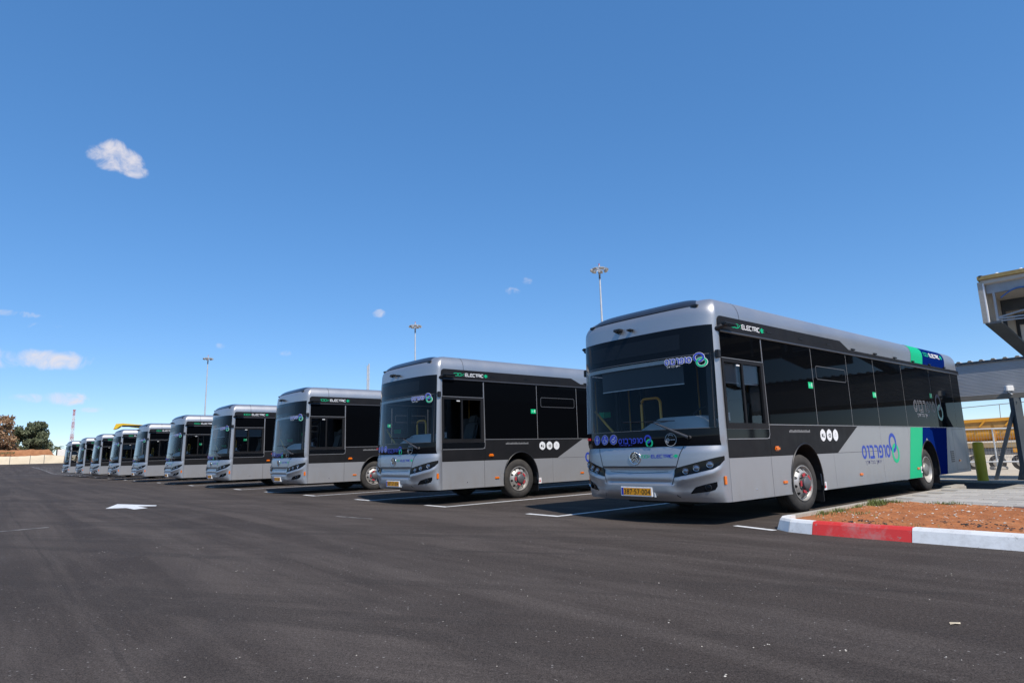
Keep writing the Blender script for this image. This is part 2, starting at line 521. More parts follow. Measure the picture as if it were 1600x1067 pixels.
# the worn line across the lane at the left
child_strip('old_line', (9.15, -8.6), (9.45, -7.02), .09, M_LINE2)
child_strip('old_line', (5.55, -2.55), (6.65, -2.75), .05, M_LINE2)
# arrow on the lane
arrow_px = [(14.02, -5.54), (15.74, -5.03), (15.12, -4.78), (14.01, -4.39), (13.69, -4.47), (14.07, -4.82), (13.12, -4.76), (12.92, -5.09), (13.73, -5.14), (13.9, -5.41)]
av = [WL(w, l, .004) for w, l in arrow_px]
ao = mesh('lane_arrow', av, [tuple(range(len(av)))], M_LINE, lines)
if ao.data.polygons[0].normal.z < 0: ao.data.flip_normals()

# ================================================================== BUS
W = 1.275
ZT = [.33, .40, .47, .6, .95, 1.17, 1.4, 2.5, 2.9, 3.09]
YT = [-.08, -.155, -.19, -.20, -.19, -.17, -.155, -.065, -.03, .0]
WS_B, WS_C, WS_D, WS_T = 1.145, 1.40, 2.50, 2.945      # black foot, clear glass, display band
X_WS = .972 * W
def xs_seam(z): return lerp_tab(z, [.37, .552, .573, .688, .834, 1.0, 1.145], [.72, .60, .61, .647, .688, .74, .80])
def hl_top(x): return lerp_tab(x, [.66, .69, .907, 1.106, 1.262], [.80, .828, .883, .94, .988])
def hl_bot(x): return lerp_tab(x, [.655, .92, 1.17, 1.235, 1.262], [.690, .742, .808, .865, .93])
def relief(x, z):
    if z > WS_B: return 0.0
    ax = abs(x); y = 0.0
    y += .30 * max(0, z - 1.06)                       # chamfer under the windscreen
    xs = xs_seam(z)
    ins = 1 - sstep(xs - .05, xs - .005, ax)          # between the two seams
    y += ins * .032 * sstep(.845, .825, z) * sstep(.575, .60, z)
    y -= ins * .022 * sstep(.755, .70, z) * sstep(.60, .66, z) * (1 - sstep(.5, .7, ax) * .5)
    y -= .018 * (1 - sstep(.56, .585, z)) * sstep(.36, .44, z) * (1 - sstep(xs - .05, xs + .02, ax))
    if ax > .62:                                      # ridge under the headlight, hollow for the fog lamp
        hb = hl_bot(ax)
        k = sstep(.64, .74, ax)
        y -= k * .028 * math.exp(-((z - (hb - .055)) / .045) ** 2) * (1 - sstep(1.2, 1.27, ax))
        y += k * .020 * sstep(hb - .10, hb - .22, z) * (1 - sstep(1.15, 1.27, ax))
    return y
def yF(x, z, Wk=W, fi=0.0):
    zz = min(z, 3.09)
    a = min(abs(x) / Wk, 1.0)
    c = lerp_tab(zz, ZT, YT) + fi
    ys = .27 + fi * .62
    return c + (ys - c) * (1 - max(0.0, 1 - a ** 2.9) ** .5) + relief(x, z)
def front(x, z, off=0.0): return Vector((x, yF(x, z) - off, z))
def front_n(x, z):
    e = .01
    dx = (front(min(x + e, W), z) - front(x - e, z)); dz = front(x, z + e) - front(x, z - e)
    return dx.cross(dz).normalized()
def side(l, z, off=0.0): return Vector((W + off, l, z))
# roof cove levels
PE = 2.15
COVE = []
for k in range(0, 13):
    ph = pi / 2 * k / 12
    s_, c_ = max(sin(ph), 0) ** (2 / PE), max(cos(ph), 0) ** (2 / PE)
    COVE.append((3.09 + .325 * s_, .25 * (1 - c_), .44 * (1 - c_)))   # z, side inset, front inset
zrows = [.33, .36, .39] + [.42 + .0242 * i for i in range(0, 30)]
zrows = [z for z in zrows if z < WS_B - .01] + [WS_B]
z_up = [WS_B, 1.22, 1.31, WS_C, 1.55, 1.7, 1.9, 2.1, 2.3, WS_D, 2.62, 2.74, 2.86, WS_T, 3.0, 3.05, 3.09]
LEV = [(z, 0., 0.) for z in zrows] + [(z, 0., 0.) for z in z_up[1:]] + COVE[1:]
tw_ = math.asin(.972) / (pi / 2)
TS = sorted(set([-tw_, tw_] + [i / 30 for i in range(-30, 31)] + [.965, -.965, .985, -.985]))
def SP(t_, lev):
    z, si, fi = lev
    Wk = W - si
    x = Wk * sin(t_ * pi / 2)
    return Vector((x, yF(x, z, Wk, fi) if abs(t_) < 1 else .27 + fi * .62, z))
YR = 12.05
def rear_y(z): return YR - .26 * sstep(1.9, 3.1, z) - .06 * sstep(.6, .33, z)

def make_bus():
    root = empty('city_bus')
    P = {}
    # ---- shell
    b = MB()
    nT = len(TS)
    for lev in LEV: b.v += [SP(t_, lev) for t_ in TS]
    glass = {'foot': [], 'clear': [], 'head': []}
    for i in range(len(LEV) - 1):
        zc = (LEV[i][0] + LEV[i + 1][0]) / 2
        for j in range(nT - 1):
            tc = (TS[j] + TS[j + 1]) / 2
            q = (i * nT + j, i * nT + j + 1, (i + 1) * nT + j + 1, (i + 1) * nT + j)
            if abs(tc) < tw_ and WS_B < zc < WS_T and i < len(LEV) - 13:
                glass['foot' if zc < WS_C else 'clear' if zc < WS_D else 'head'].append(q)
            else:
                b.f.append(q); b.m.append(0)
    frontverts = list(b.v)
    # sides above the skirt: pillar strip, then flat wall, with cut-outs for the cab window and the front door
    zs = [.33, .95, 1.23, 1.38, 1.45, 2.44, 2.84, 3.09]
    ysd = [.27, .30, 1.485, 1.75, 6.0, 11.70]
    for sgn in (1, -1):
        for i in range(len(zs) - 1):
            for j in range(len(ysd) - 1):
                zc = (zs[i] + zs[i + 1]) / 2; yc_ = (ysd[j] + ysd[j + 1]) / 2
                if zc < 1.23 and yc_ > .30: continue             # skirt panels go here
                if sgn > 0 and 1.38 < zc < 2.44 and .30 < yc_ < 1.485: continue
                if sgn < 0 and 1.23 < zc < 2.44 and .30 < yc_ < 1.75: continue
                x = sgn * W
                q = [(x, ysd[j], zs[i]), (x, ysd[j + 1], zs[i]), (x, ysd[j + 1], zs[i + 1]), (x, ysd[j], zs[i + 1])]
                b.add(q if sgn > 0 else q[::-1], [(0, 1, 2, 3)])
        # cove
        for i in range(len(COVE) - 1):
            (z0, s0, f0), (z1, s1, f1) = COVE[i], COVE[i + 1]
            for ya, yb in ((None, 2.0), (2.0, 6.0), (6.0, None)):
                y00 = .27 + f0 * .62 if ya is None else ya; y01 = .27 + f1 * .62 if ya is None else ya
                y10 = 11.70 - f0 * .3 if yb is None else yb; y11 = 11.70 - f1 * .3 if yb is None else yb
                q = [(sgn * (W - s0), y00, z0), (sgn * (W - s0), y10, z0), (sgn * (W - s1), y11, z1), (sgn * (W - s1), y01, z1)]
                b.add(q if sgn > 0 else q[::-1], [(0, 1, 2, 3)])
    # roof
    zt, st, ft = COVE[-1]
    top = [SP(t_, COVE[-1]) for t_ in TS]
    y_r = 11.70 - ft * .3
    k = len(b.v); b.v += top + [Vector((p.x, y_r, zt)) for p in top]
    for j in range(nT - 1): b.f.append((k + j, k + j + 1, k + nT + j + 1, k + nT + j)); b.m.append(0)
    # rear
    RT = [i / 10 for i in range(-10, 11)]
    levr = [(z, 0., 0.) for z in (.33, .5, .7, 1.0, 1.45, 1.9, 2.2, 2.5, 2.84, 3.09)] + COVE[1:]
    k = len(b.v)
    for z, si, fi in levr:
        for t_ in RT:
            Wk = W - si; x = Wk * sin(t_ * pi / 2); a = min(abs(x) / Wk, 1)
            ye = rear_y(min(z, 3.09)) - fi * .55; ysd_ = 11.70 - fi * .3
            b.v.append(Vector((x, ysd_ + (ye - ysd_) * max(0, 1 - a ** 5) ** .5 if abs(t_) < 1 else ysd_, z)))
    n2 = len(RT)
    for i in range(len(levr) - 1):
        for j in range(n2 - 1):
            q = (k + i * n2 + j + 1, k + i * n2 + j, k + (i + 1) * n2 + j, k + (i + 1) * n2 + j + 1)
            b.f.append(q); b.m.append(0)
    kk = k + (len(levr) - 1) * n2
    b.f.append(tuple(kk + j for j in range(n2 - 1, -1, -1)) if False else tuple(kk + j for j in range(n2))); b.m.append(0)
    body = b.build('body', M_SILVER, root)
    bm = bmesh.new(); bm.from_mesh(body.data)
    bmesh.ops.remove_doubles(bm, verts=bm.verts, dist=.0008)
    bmesh.ops.delete(bm, geom=[v for v in bm.verts if not v.link_faces], context='VERTS')
    bm.to_mesh(body.data); bm.free()
    body.data.polygons.foreach_set('use_smooth', [True] * len(body.data.polygons))
    body.data.set_sharp_from_angle(angle=radians(28))

    def glass_part(name, faces, m, push=.006):
        idx = sorted({i for q in faces for i in q}); mp_ = {g: i for i, g in enumerate(idx)}
        vv = []
        for g in idx:
            p = frontverts[g]; nn = front_n(max(-1.25, min(1.25, p.x)), p.z + (.012 if p.z < WS_B + .005 else 0))
            vv.append(p + nn * push)
        return mesh(name, vv, [tuple(mp_[i] for i in q) for q in faces], m, root, 40)
    glass_part('windscreen_base', glass['foot'], M_GLOSS)
    ws = glass_part('windscreen', glass['clear'], M_GLASS)
    head = glass_part('destination_display', glass['head'], M_GLOSS)

    # ---- surface tools
    def patch(name, top_, bot_, x0, x1, nx, nz, off, m, parent=root, lip=.0, sm=40):
        v, f = [], []
        for i in range(nx + 1):
            x = x0 + (x1 - x0) * i / nx
            for j in range(nz + 1):
                z = bot_(abs(x)) + (top_(abs(x)) - bot_(abs(x))) * j / nz
                v.append(front(x, z, off))
        for i in range(nx):
            for j in range(nz):
                a = i * (nz + 1) + j
                f.append((a, a + nz + 1, a + nz + 2, a + 1))
        if lip:                      # rim back to the body
            rim = [i * (nz + 1) for i in range(nx + 1)] + [nx * (nz + 1) + j for j in range(1, nz + 1)] + \
                  [i * (nz + 1) + nz for i in range(nx - 1, -1, -1)] + [j for j in range(nz - 1, 0, -1)]
            k = len(v); v += [v[r] + Vector((0, lip, 0)) for r in rim]
            for i in range(len(rim)):
                a, c = rim[i], rim[(i + 1) % len(rim)]
                f.append((a, k + i, k + (i + 1) % len(rim), c))
        return mesh(name, v, f, m, parent, sm)
    def ribbon2(pts, wd, closed=False):
        pts = [Vector(p) for p in pts]; n = len(pts); L, R = [], []
        for i in range(n):
            if closed: a, c = pts[i - 1], pts[(i + 1) % n]
            else: a, c = pts[max(i - 1, 0)], pts[min(i + 1, n - 1)]
            p = pts[i]
            d1 = (p - a); d2 = (c - p)
            d1 = d1.normalized() if d1.length > 1e-6 else d2.normalized()
            d2 = d2.normalized() if d2.length > 1e-6 else d1
            t_ = (d1 + d2)
            t_ = t_.normalized() if t_.length > 1e-4 else d1
            nn = Vector((-t_.y, t_.x)); k = min(1.6, 1 / max(.3, nn.dot(Vector((-d1.y, d1.x)))))
            L.append(p + nn * (wd / 2 * k)); R.append(p - nn * (wd / 2 * k))
        v = L + R; f = []
        for i in range(n if closed else n - 1):
            j = (i + 1) % n; f.append((i, n + i, n + j, j))
        return v, f
    def oval(cx, cy, rx, ry, n=28, a0=0, a1=2 * pi, rot=0):
        out = []
        m_ = n if abs(a1 - a0 - 2 * pi) < 1e-6 else n + 1
        for i in range(m_):
            a = a0 + (a1 - a0) * i / n; x, y = rx * cos(a), ry * sin(a)
            out.append((cx + x * cos(rot) - y * sin(rot), cy + x * sin(rot) + y * cos(rot)))
        return out
    def decal(name, shapes, mats, fn, parent=root):
        """shapes: (verts2d, faces, material index); fn(u, v, layer)"""
        mb = MB()
        for s_ in shapes:
            v, f, mi = s_[:3]; ly = s_[3] if len(s_) > 3 else 0
            mb.add([fn(p[0], p[1], ly) for p in v], f, mi)
        o = mb.build(name, mats, parent)
        return o
    def disc(cx, cy, rx, ry=None, n=24):
        o = oval(cx, cy, rx, ry or rx, n); return o, [tuple(range(len(o)))]
    def quad(x0, y0, x1, y1): return [(x0, y0), (x1, y0), (x1, y1), (x0, y1)], [(0, 1, 2, 3)]
    sd = lambda off: (lambda u, v, ly: side(u, v, off + .0008 * ly))
    fr = lambda off: (lambda u, v, ly: front(u, v, off + .0008 * ly))

    # letters as strokes (unit height)
    def arc(cx, cy, r, a0, a1, n=5): return [(cx + r * cos(a0 + (a1 - a0) * i / n), cy + r * sin(a0 + (a1 - a0) * i / n)) for i in range(n + 1)]
    def LETTER(ch):
        S = .17; h = 1 - S / 2; q = S / 2
        if ch == 'S': return .74, [(oval(.37, .5, .37 - q, .5 - q, 24), True)]
        if ch == 'V': return .36, [([(.02, h - .02), (.18, h)] + arc(.20, h - .1, .1, pi / 2, 0, 3)[1:] + [(.30 - .01, q * .2)], False)]
        if ch == 'B': return .72, [([(.04, h), (.36, h)] + arc(.36, h - .2, .2, pi / 2, 0, 4)[1:] + [(.56, q + .02)], False), ([(.02, q), (.72, q)], False)]
        if ch == 'R': return .64, [([(.02, h), (.30, h)] + arc(.30, h - .25, .25, pi / 2, 0, 4)[1:] + [(.55, .0)], False)]
        if ch == 'P': return .72, [([(.36, .47), (.22, .47)] + arc(.22, .60, .13, -pi / 2, -pi, 3)[1:] + [(.09, .68)] + arc(.35, h - .26, .26, pi, 0, 8)[1:]
                                    + [(.61, .32)] + arc(.38, q + .23, .23, 0, -pi / 2, 4)[1:] + [(.04, q)], False)]
        sq = {'E': [[(.8, 1), (.1, 1), (0, .9), (0, .1), (.1, 0), (.8, 0)], [(0, .5), (.72, .5)]], 'L': [[(0, 1), (0, .1), (.1, 0), (.8, 0)]],
              'C': [[(.8, 1), (.1, 1), (0, .9), (0, .1), (.1, 0), (.8, 0)]], 'T': [[(0, 1), (.86, 1)], [(.43, 1), (.43, 0)]],
              'r': [[(0, 0), (0, 1), (.72, 1), (.8, .9), (.8, .55), (.72, .45), (0, .45)], [(.42, .45), (.8, 0)]], 'I': [[(.1, 1), (.1, 0)]],
              '1': [[(0, .8), (.2, 1), (.2, 0)]], '0': [[(.1, 0), (0, .1), (0, .9), (.1, 1), (.7, 1), (.8, .9), (.8, .1), (.7, 0), (.1, 0)]],
              '%': [[(.0, .05), (.7, .95)], [(.02, .9), (.16, .9)], [(.54, .1), (.68, .1)]]}[ch]
        return ({'I': .2, '1': .26, '%': .7}.get(ch, .84)), [(s, False) for s in sq]
    def word(text, x0, y0, h, wscale, stroke, gap, mi, ly=0):
        out = []; x = x0
        for ch in text:
            wd, strokes = LETTER(ch)
            for pts, cl in strokes:
                v, f = ribbon2([(x + p[0] * h * wscale, y0 + p[1] * h) for p in pts], stroke, cl)
                out.append((v, f, mi, ly))
            x += (wd * wscale + gap) * h
        return out, x
    def fit_word(text, x0, x1, y0, h, stroke, gap, mi, ly=0):
        tot = sum(LETTER(c_)[0] for c_ in text); ws_ = ((x1 - x0) / h - gap * (len(text) - 1)) / tot
        return word(text, x0, y0, h, ws_, stroke, gap, mi, ly)[0]
    def plug(x, y, r, mi):
        out = [(*disc(x, y, r, r, 14), mi)]
        out += [(*quad(x + r * .6, y + r * .35, x + r * 1.6, y + r * .6), mi), (*quad(x + r * .6, y - r * .6, x + r * 1.6, y - r * .35), mi), (*quad(x - r * 1.7, y - r * .15, x - r * .8, y + r * .15), mi)]
        return out
    def heb_text(body, x0, x1, y0, h, fn, name, m, parent=root):
        c_ = bpy.data.curves.new(name, 'FONT'); c_.body = body; c_.resolution_u = 2; c_.fill_mode = 'FRONT'
        o = bpy.data.objects.new(name, c_); C.objects.link(o)
        bpy.context.view_layer.update()
        me = o.to_mesh()
        vs_ = [v.co.copy() for v in me.vertices]; fs = [tuple(p.vertices) for p in me.polygons]
        o.to_mesh_clear(); bpy.data.objects.remove(o); bpy.data.curves.remove(c_)
        if not vs_: return None
        ax, bx = min(v.x for v in vs_), max(v.x for v in vs_); ay, by = min(v.y for v in vs_), max(v.y for v in vs_)
        pts = [fn(x0 + (v.x - ax) / (bx - ax) * (x1 - x0), y0 + (v.y - ay) / (by - ay) * h, 0) for v in vs_]
        return mesh(name, pts, fs, m, parent)

    # ---- front details
    for s_ in (1, -1):
        hl = patch('headlight', hl_top, hl_bot, *((.66, 1.262) if s_ > 0 else (-1.262, -.66)), 18, 4, .007, M_GLOSS, lip=.02)
        for (lx, lz, r) in ((.826, .782, .043), (.972, .822, .046), (1.132, .870, .047)):
            c_ = front(s_ * lx, lz, .008); nn = front_n(s_ * lx, lz); nn = Vector((nn.x * .6, nn.y, 0)).normalized()
            mb = MB(); q = nn.to_track_quat('Z', 'Y').to_matrix()
            prof = [(.0, r * 1.22), (.014, r * 1.18), (.016, r), (.008, r * .96), (.010, r * .9), (.018, r * .55), (.021, 0.001)]
            mb.lathe(prof, 20, 'Z', mis=[0, 0, 1, 1, 2, 2])
            mb.v = [c_ + q @ v for v in mb.v]
            mb.build('lamp', [M_BLACK, M_CHROME, M_LENS], hl, 50)
        fg = patch('fog_light_recess', lambda x: lerp_tab(x, [.86, .93, 1.09, 1.185], [.462, .548, .598, .622]), lambda x: lerp_tab(x, [.86, 1.08, 1.165, 1.185], [.452, .482, .512, .56]),
                   *((.86, 1.185) if s_ > 0 else (-1.185, -.86)), 12, 4, .006, M_GLOSS, lip=.02)
        c_ = front(s_ * 1.09, .545, .008); nn = front_n(s_ * 1.09, .545); q = Vector((nn.x * .6, nn.y, 0)).normalized().to_track_quat('Z', 'Y').to_matrix()
        mb = MB(); mb.lathe([(0, .046), (.018, .044), (.02, .038), (.01, .034), (.016, .018), (.018, .001)], 18, 'Z', mis=[0, 0, 1, 2, 2])
        mb.v = [c_ + q @ v for v in mb.v]; mb.build('lamp', [M_BLACK, M_CHROME, M_GLOSS], fg, 50)
        # seams
        v, f = ribbon2([(s_ * xs_seam(z), z) for z in [1.14 - .03 * i for i in range(20)]] + [(s_ * .603, .555), (s_ * .67, .42), (s_ * .73, .36)], .011)
        decal('panel_seam', [(v, f, 0)], [M_BLACK], fr(.002))
        mb = MB(); mb.bbox(s_ * 1.258 - .008, s_ * 1.258 + .012, front(1.253, .64).y - .02, front(1.253, .64).y + .035, .58, .70, .004)
        mb.build('marker_light', M_ORANGE, root)
    v, f = ribbon2([(-.68 + .0272 * 2 * i, .842 - .008 * (1 - (i / 12.5 - 1) ** 2)) for i in range(26)], .008)
    v2, f2 = ribbon2([(-.54 + .0432 * i, .772 - .022 * (1 - (i / 12.5 - 1) ** 2)) for i in range(26)], .006)
    decal('panel_seam', [(v, f, 0), (v2, f2, 0)], [M_BLACK], fr(.003))
    # licence plate
    pz0, pz1, px0, px1 = .395, .54, -.30, .285
    yp = min(yF(px0, .47), yF(0, .47), yF(px1, .47)) - .012
    mb = MB(); mb.bbox(px0, px1, yp, yp + .07, pz0, pz1, .006)
    plate = mb.build('licence_plate', M_WHITE, root)
    mb = MB(); mb.box(px0 + .055, px1 - .018, yp - .0015, yp + .002, pz0 + .018, pz1 - .018, 0).box(px0 + .016, px0 + .054, yp - .0015, yp + .002, pz0 + .018, pz1 - .018, 1)
    mb.build('plate_face', [M_PLATE, M_LOGOB2], plate)
    pf = lambda u, v, ly: Vector((u, yp - .003, v))
    heb_text('387\u00b757\u00b7004', px0 + .068, px1 - .03, pz0 + .032, pz1 - pz0 - .064, pf, 'plate_number', M_BLACK, plate)
    mb = MB(); mb.bbox(px1 + .02, px1 + .045, yF(.3, .45) - .008, yF(.3, .45) + .03, .39, .53, .004)
    mb.build('plate_bracket', M_PALE, root)
    # emblem
    c_ = front(-.012, .98, .004)
    mb = MB()
    n_ = 28
    for i in range(n_):
        a = 2 * pi * i / n_
        for k_ in range(8):
            q = 2 * pi * k_ / 8
            rr = 1 + .13 * cos(q)
            mb.v.append(c_ + Vector((.098 * rr * cos(a), -.012 * sin(q), .098 * rr * sin(a))))
        for k_ in range(8):
            a_ = i * 8 + k_; b_ = i * 8 + (k_ + 1) % 8; c2_ = ((i + 1) % n_) * 8 + (k_ + 1) % 8; d_ = ((i + 1) % n_) * 8 + k_
            mb.f.append((a_, d_, c2_, b_)); mb.m.append(0)
    mb.add([c_ + Vector((.09 * cos(2 * pi * i / 24), .002, .09 * sin(2 * pi * i / 24))) for i in range(24)], [tuple(range(24))], 1)
    for (pa, pb) in (((-.07, -.03), (0, .035)), ((0, .035), (.07, -.03)), ((-.055, -.065), (0, -.01)), ((0, -.01), (.055, -.065)), ((-.04, .03), (.0, .075)), ((.0, .075), (.045, .02))):
        mb.bar(c_ + Vector((pa[0], -.006, pa[1])), c_ + Vector((pb[0], -.006, pb[1])), .016, .017, 0, up=(0, 1, 0))
    mb.build('emblem', [M_CHROME, mat('emblem_back', (.12, .12, .13), .25, .8)], root, 60)
    # lettering on the nose
    sh = fit_word('100%', .10, .265, .982, .040, .008, .12, 0) + fit_word('ELECTrIC', .285, .645, .980, .044, .009, .16, 1) + plug(.69, 1.002, .026, 0)
    decal('front_lettering', sh, [M_LOGOG, M_LOGOB2], fr(.004))
    # print on the black windscreen foot
    sh = []
    for cx in (-.83, -.635, -.44):
        sh += [(*disc(cx, 1.28, .082, .082), 1), (*disc(cx, 1.28, .076, .076), 0, 1)]
    hd = lambda x, z, r: (*disc(x, z, r, r, 12), 1, 2)
    sh += [hd(-.83, 1.322, .016), (*quad(-.846, 1.262, -.814, 1.302), 1, 2), (*quad(-.845, 1.215, -.833, 1.262), 1, 2), (*quad(-.827, 1.215, -.815, 1.262), 1, 2), (*quad(-.864, 1.272, -.846, 1.296), 1, 2), (*quad(-.814, 1.272, -.796, 1.296), 1, 2)]
    v, f = ribbon2(oval(-.64, 1.258, .034, .034, 16, pi * .7, pi * 2.2), .010); sh += [hd(-.632, 1.326, .014), (v, f, 1, 2)]
    v, f = ribbon2([(-.632, 1.31), (-.63, 1.272), (-.598, 1.272), (-.585, 1.235)], .012); sh.append((v, f, 1, 2))
    v, f = ribbon2(oval(-.44, 1.275, .04, .034, 12, pi, 2 * pi), .014); sh += [(v, f, 1, 2), (*disc(-.45, 1.235, .010, .010, 10), 1, 2), (*disc(-.425, 1.235, .010, .010, 10), 1, 2), (*quad(-.47, 1.275, -.42, 1.295), 1, 2), hd(-.42, 1.315, .014)]
    decal('accessibility_signs', sh, [M_LOGOB2, mat('sign_white', (.42, .44, .55), .5)], fr(.009))
    def rings(cx, cy, r, th, mb_, mg, ly=0, dx=.28, dy=.62):
        A = oval(cx - r * dx, cy + r * dy, r, r, 32); B = oval(cx + r * dx, cy - r * dy, r, r, 32)
        v1, f1 = ribbon2(A, th, True); v2, f2 = ribbon2(B, th, True)
        over = oval(cx - r * dx, cy + r * dy, r, r, 10, -1.15, -.15); v3, f3 = ribbon2(over, th)
        return [(v1, f1, mb_, ly), (v2, f2, mg, ly + 1), (v3, f3, mb_, ly + 2)]
    sh = fit_word('SVBRPVS', -.335, .145, 1.205, .085, .017, .10, 0) + rings(.245, 1.235, .052, .026, 0, 1)
    decal('operator_logo', sh, [M_LOGOB2, M_LOGOG], fr(.009))
    heb_text('\u05da\u05e8\u05d3 \u05dc\u05db\u05d1 \u05da\u05ea\u05d9\u05d0', -.32, -.06, 1.165, .032, fr(.009), 'tagline', M_LOGOB2)
    v, f = ribbon2(oval(.62, 1.245, .088, .095, 32), .007, True); sh = [(v, f, 0)]
    v, f = ribbon2(oval(.575, 1.232, .026, .030, 14, 0, 2 * pi * .84), .012); sh += [(v, f, 0), (*quad(.55, 1.226, .60, 1.238), 0)]
    v, f = ribbon2([(.585, 1.30), (.60, 1.318), (.64, 1.318), (.655, 1.30)], .010); sh += [(v, f, 0)]
    for i in range(4): sh.append((*quad(.62 + i * .018, 1.236, .632 + i * .018, 1.252), 0))
    decal('emission_badge', sh, [mat('badge_grey', (.42, .42, .42), .5)], fr(.009))
    mb = MB(); p_ = front(-1.05, 1.30, .006)
    mb.bbox(p_.x - .045, p_.x + .03, p_.y - .03, p_.y + .02, p_.z - .02, p_.z + .02, .005); mb.build('warning_tag', M_RED, root)
    # logo on the glass
    sh = fit_word('SVBRPVS', .555, .965, 2.383, .088, .032, .10, 0) + fit_word('SVBRPVS', .555, .965, 2.383, .088, .017, .10, 1, 2)
    sh += rings(1.085, 2.415, .060, .034, 0, 0) + rings(1.085, 2.415, .060, .024, 1, 2, 4)
    decal('operator_logo', sh, [M_WHITE, M_LOGOB2, M_LOGOG], fr(.009))
    heb_text('\u05da\u05e8\u05d3 \u05dc\u05db\u05d1 \u05da\u05ea\u05d9\u05d0', .58, .80, 2.33, .04, fr(.009), 'tagline', M_WHITE)
    v, f = ribbon2([(-1.23 + .041 * i, WS_D) for i in range(61)], .009)
    decal('glass_joint', [(v, f, 0)], [mat('joint_grey', (.12, .12, .125), .4)], fr(.008))
    v, f = ribbon2([(-1.23 + .041 * i, WS_C) for i in range(61)], .007)
    decal('glass_joint', [(v, f, 0)], [MATS['joint_grey']], fr(.008))
    # LED matrix visible in the head band
    patch('led_matrix', lambda x: 2.845, lambda x: 2.605, -.95, .80, 24, 2, .008, M_DISPLAY)
    # wiper
    mb = MB(); a = front(.90, 1.268, .045); b_ = front(.40, 1.50, .05)
    mb.tube([a, a.lerp(b_, .5) + Vector((0, -.01, 0)), b_], [.024, .018, .012], 8)
    mb.lathe([(-.02, .03), (.05, .026), (.055, .001)], 14, 'Y', org=front(.90, 1.268, .03))
    wp = mb.build('wiper', mat('wiper_grey', (.06, .06, .065), .35), root, 50)
    mb = MB(); mb.tube([front(-.22 + .092 * i, 1.545 - .002 * i, .022) for i in range(11)], .008, 6); mb.tube([front(.2, 1.53, .035), b_, front(.6, 1.522, .035)], .007, 6)
    mb.build('blade', M_BLACK, wp)
    # cameras on the brow, clips of the roof panel
    for x, z, r in ((-.32, 3.075, .03), (-.07, 3.05, .018)):
        mb = MB(); p_ = front(x, z, 0)
        mb.bbox(x - r * 2.2, x + r * 2.2, p_.y - .09, p_.y + .03, z - r * .2, z + r * 1.3, .008)
        mb.tube([(x, p_.y - .03, z - r), (x, p_.y - .13, z - r * .2)], r * .55, 8)
        mb.build('brow_camera', M_BLACK, root)
    # dark roof panel behind the brow
    mb = MB(); nx, ny = 24, 12
    KS = [(4.2, .0), (4.4, .014), (5, .02), (6, .024), (7, .027), (8, .03), (9, .032), (10, .034), (11, .035), (12, .036)]
    def cov(kf):
        ph = pi / 2 * kf / 12; s_, c_ = max(sin(ph), 0) ** (2 / PE), max(cos(ph), 0) ** (2 / PE)
        return (3.09 + .325 * s_, .25 * (1 - c_), .44 * (1 - c_))
    ny = len(KS) + 2
    for i in range(nx + 1):
        tt = .62 * (2 * i / nx - 1); e = 1 - abs(2 * i / nx - 1) ** 8 * .8
        for kf, of in KS:
            p = SP(tt, cov(kf)); ph = pi / 2 * kf / 12
            mb.v.append(p + Vector((0, -cos(ph) * of, sin(ph) * of)) * e)
        for y_ in (.5, 1.1, 1.15):
            mb.v.append(Vector((mb.v[-1].x, .55 + y_, 3.415 + (.036 if y_ < 1.12 else -.02) * e)))
    for i in range(nx):
        for j in range(ny):
            a = i * (ny + 1) + j; mb.f.append((a, a + ny + 1, a + ny + 2, a + 1)); mb.m.append(0)
    for i in (0, nx):
        r0 = [i * (ny + 1) + j for j in range(ny + 1)]; k = len(mb.v); mb.v += [mb.v[r_] + Vector((0, .02, -.06)) for r_ in r0]
        for j in range(ny): mb.f.append((r0[j], r0[j + 1], k + j + 1, k + j)); mb.m.append(0)
    mb.build('roof_panel', noisy('roof_panel_dark', (.02, .024, .035), (.03, .034, .045), 3, .3, 0, .3), root, 50)
    for s_ in (-1, 1):
        mb = MB(); p_ = SP(s_ * .60, cov(4.0))
        mb.bbox(p_.x - .055, p_.x + .055, p_.y - .025, p_.y + .05, p_.z - .012, p_.z + .03, .008); mb.build('panel_catch', M_BLACK, root)
    # ---- driver's side
    GAP = .006
    def sidepoly(name, poly, m, off=.004, th=.03, parent=root, sgn=1):
        mb = MB()
        mb.prism(poly, lambda u, v, t_: Vector((sgn * (W + t_), u, v)), off, off - th)
        o = mb.build(name, m, parent)
        return fix_normals(o)
    WA, WR_, RA = 2.655, 8.72, .565                       # wheel arches
    def arch(cy, r, z0, z1, rev=False, n=12):
        """arc points of the arch from height z0 in front over the top (or up to z1) and down"""
        cz = .50; pts = []
        for i in range(n + 1):
            a = pi - pi * i / n
            pts.append((cy + r * cos(a), cz + (r * 1.12) * sin(a)))
        return pts
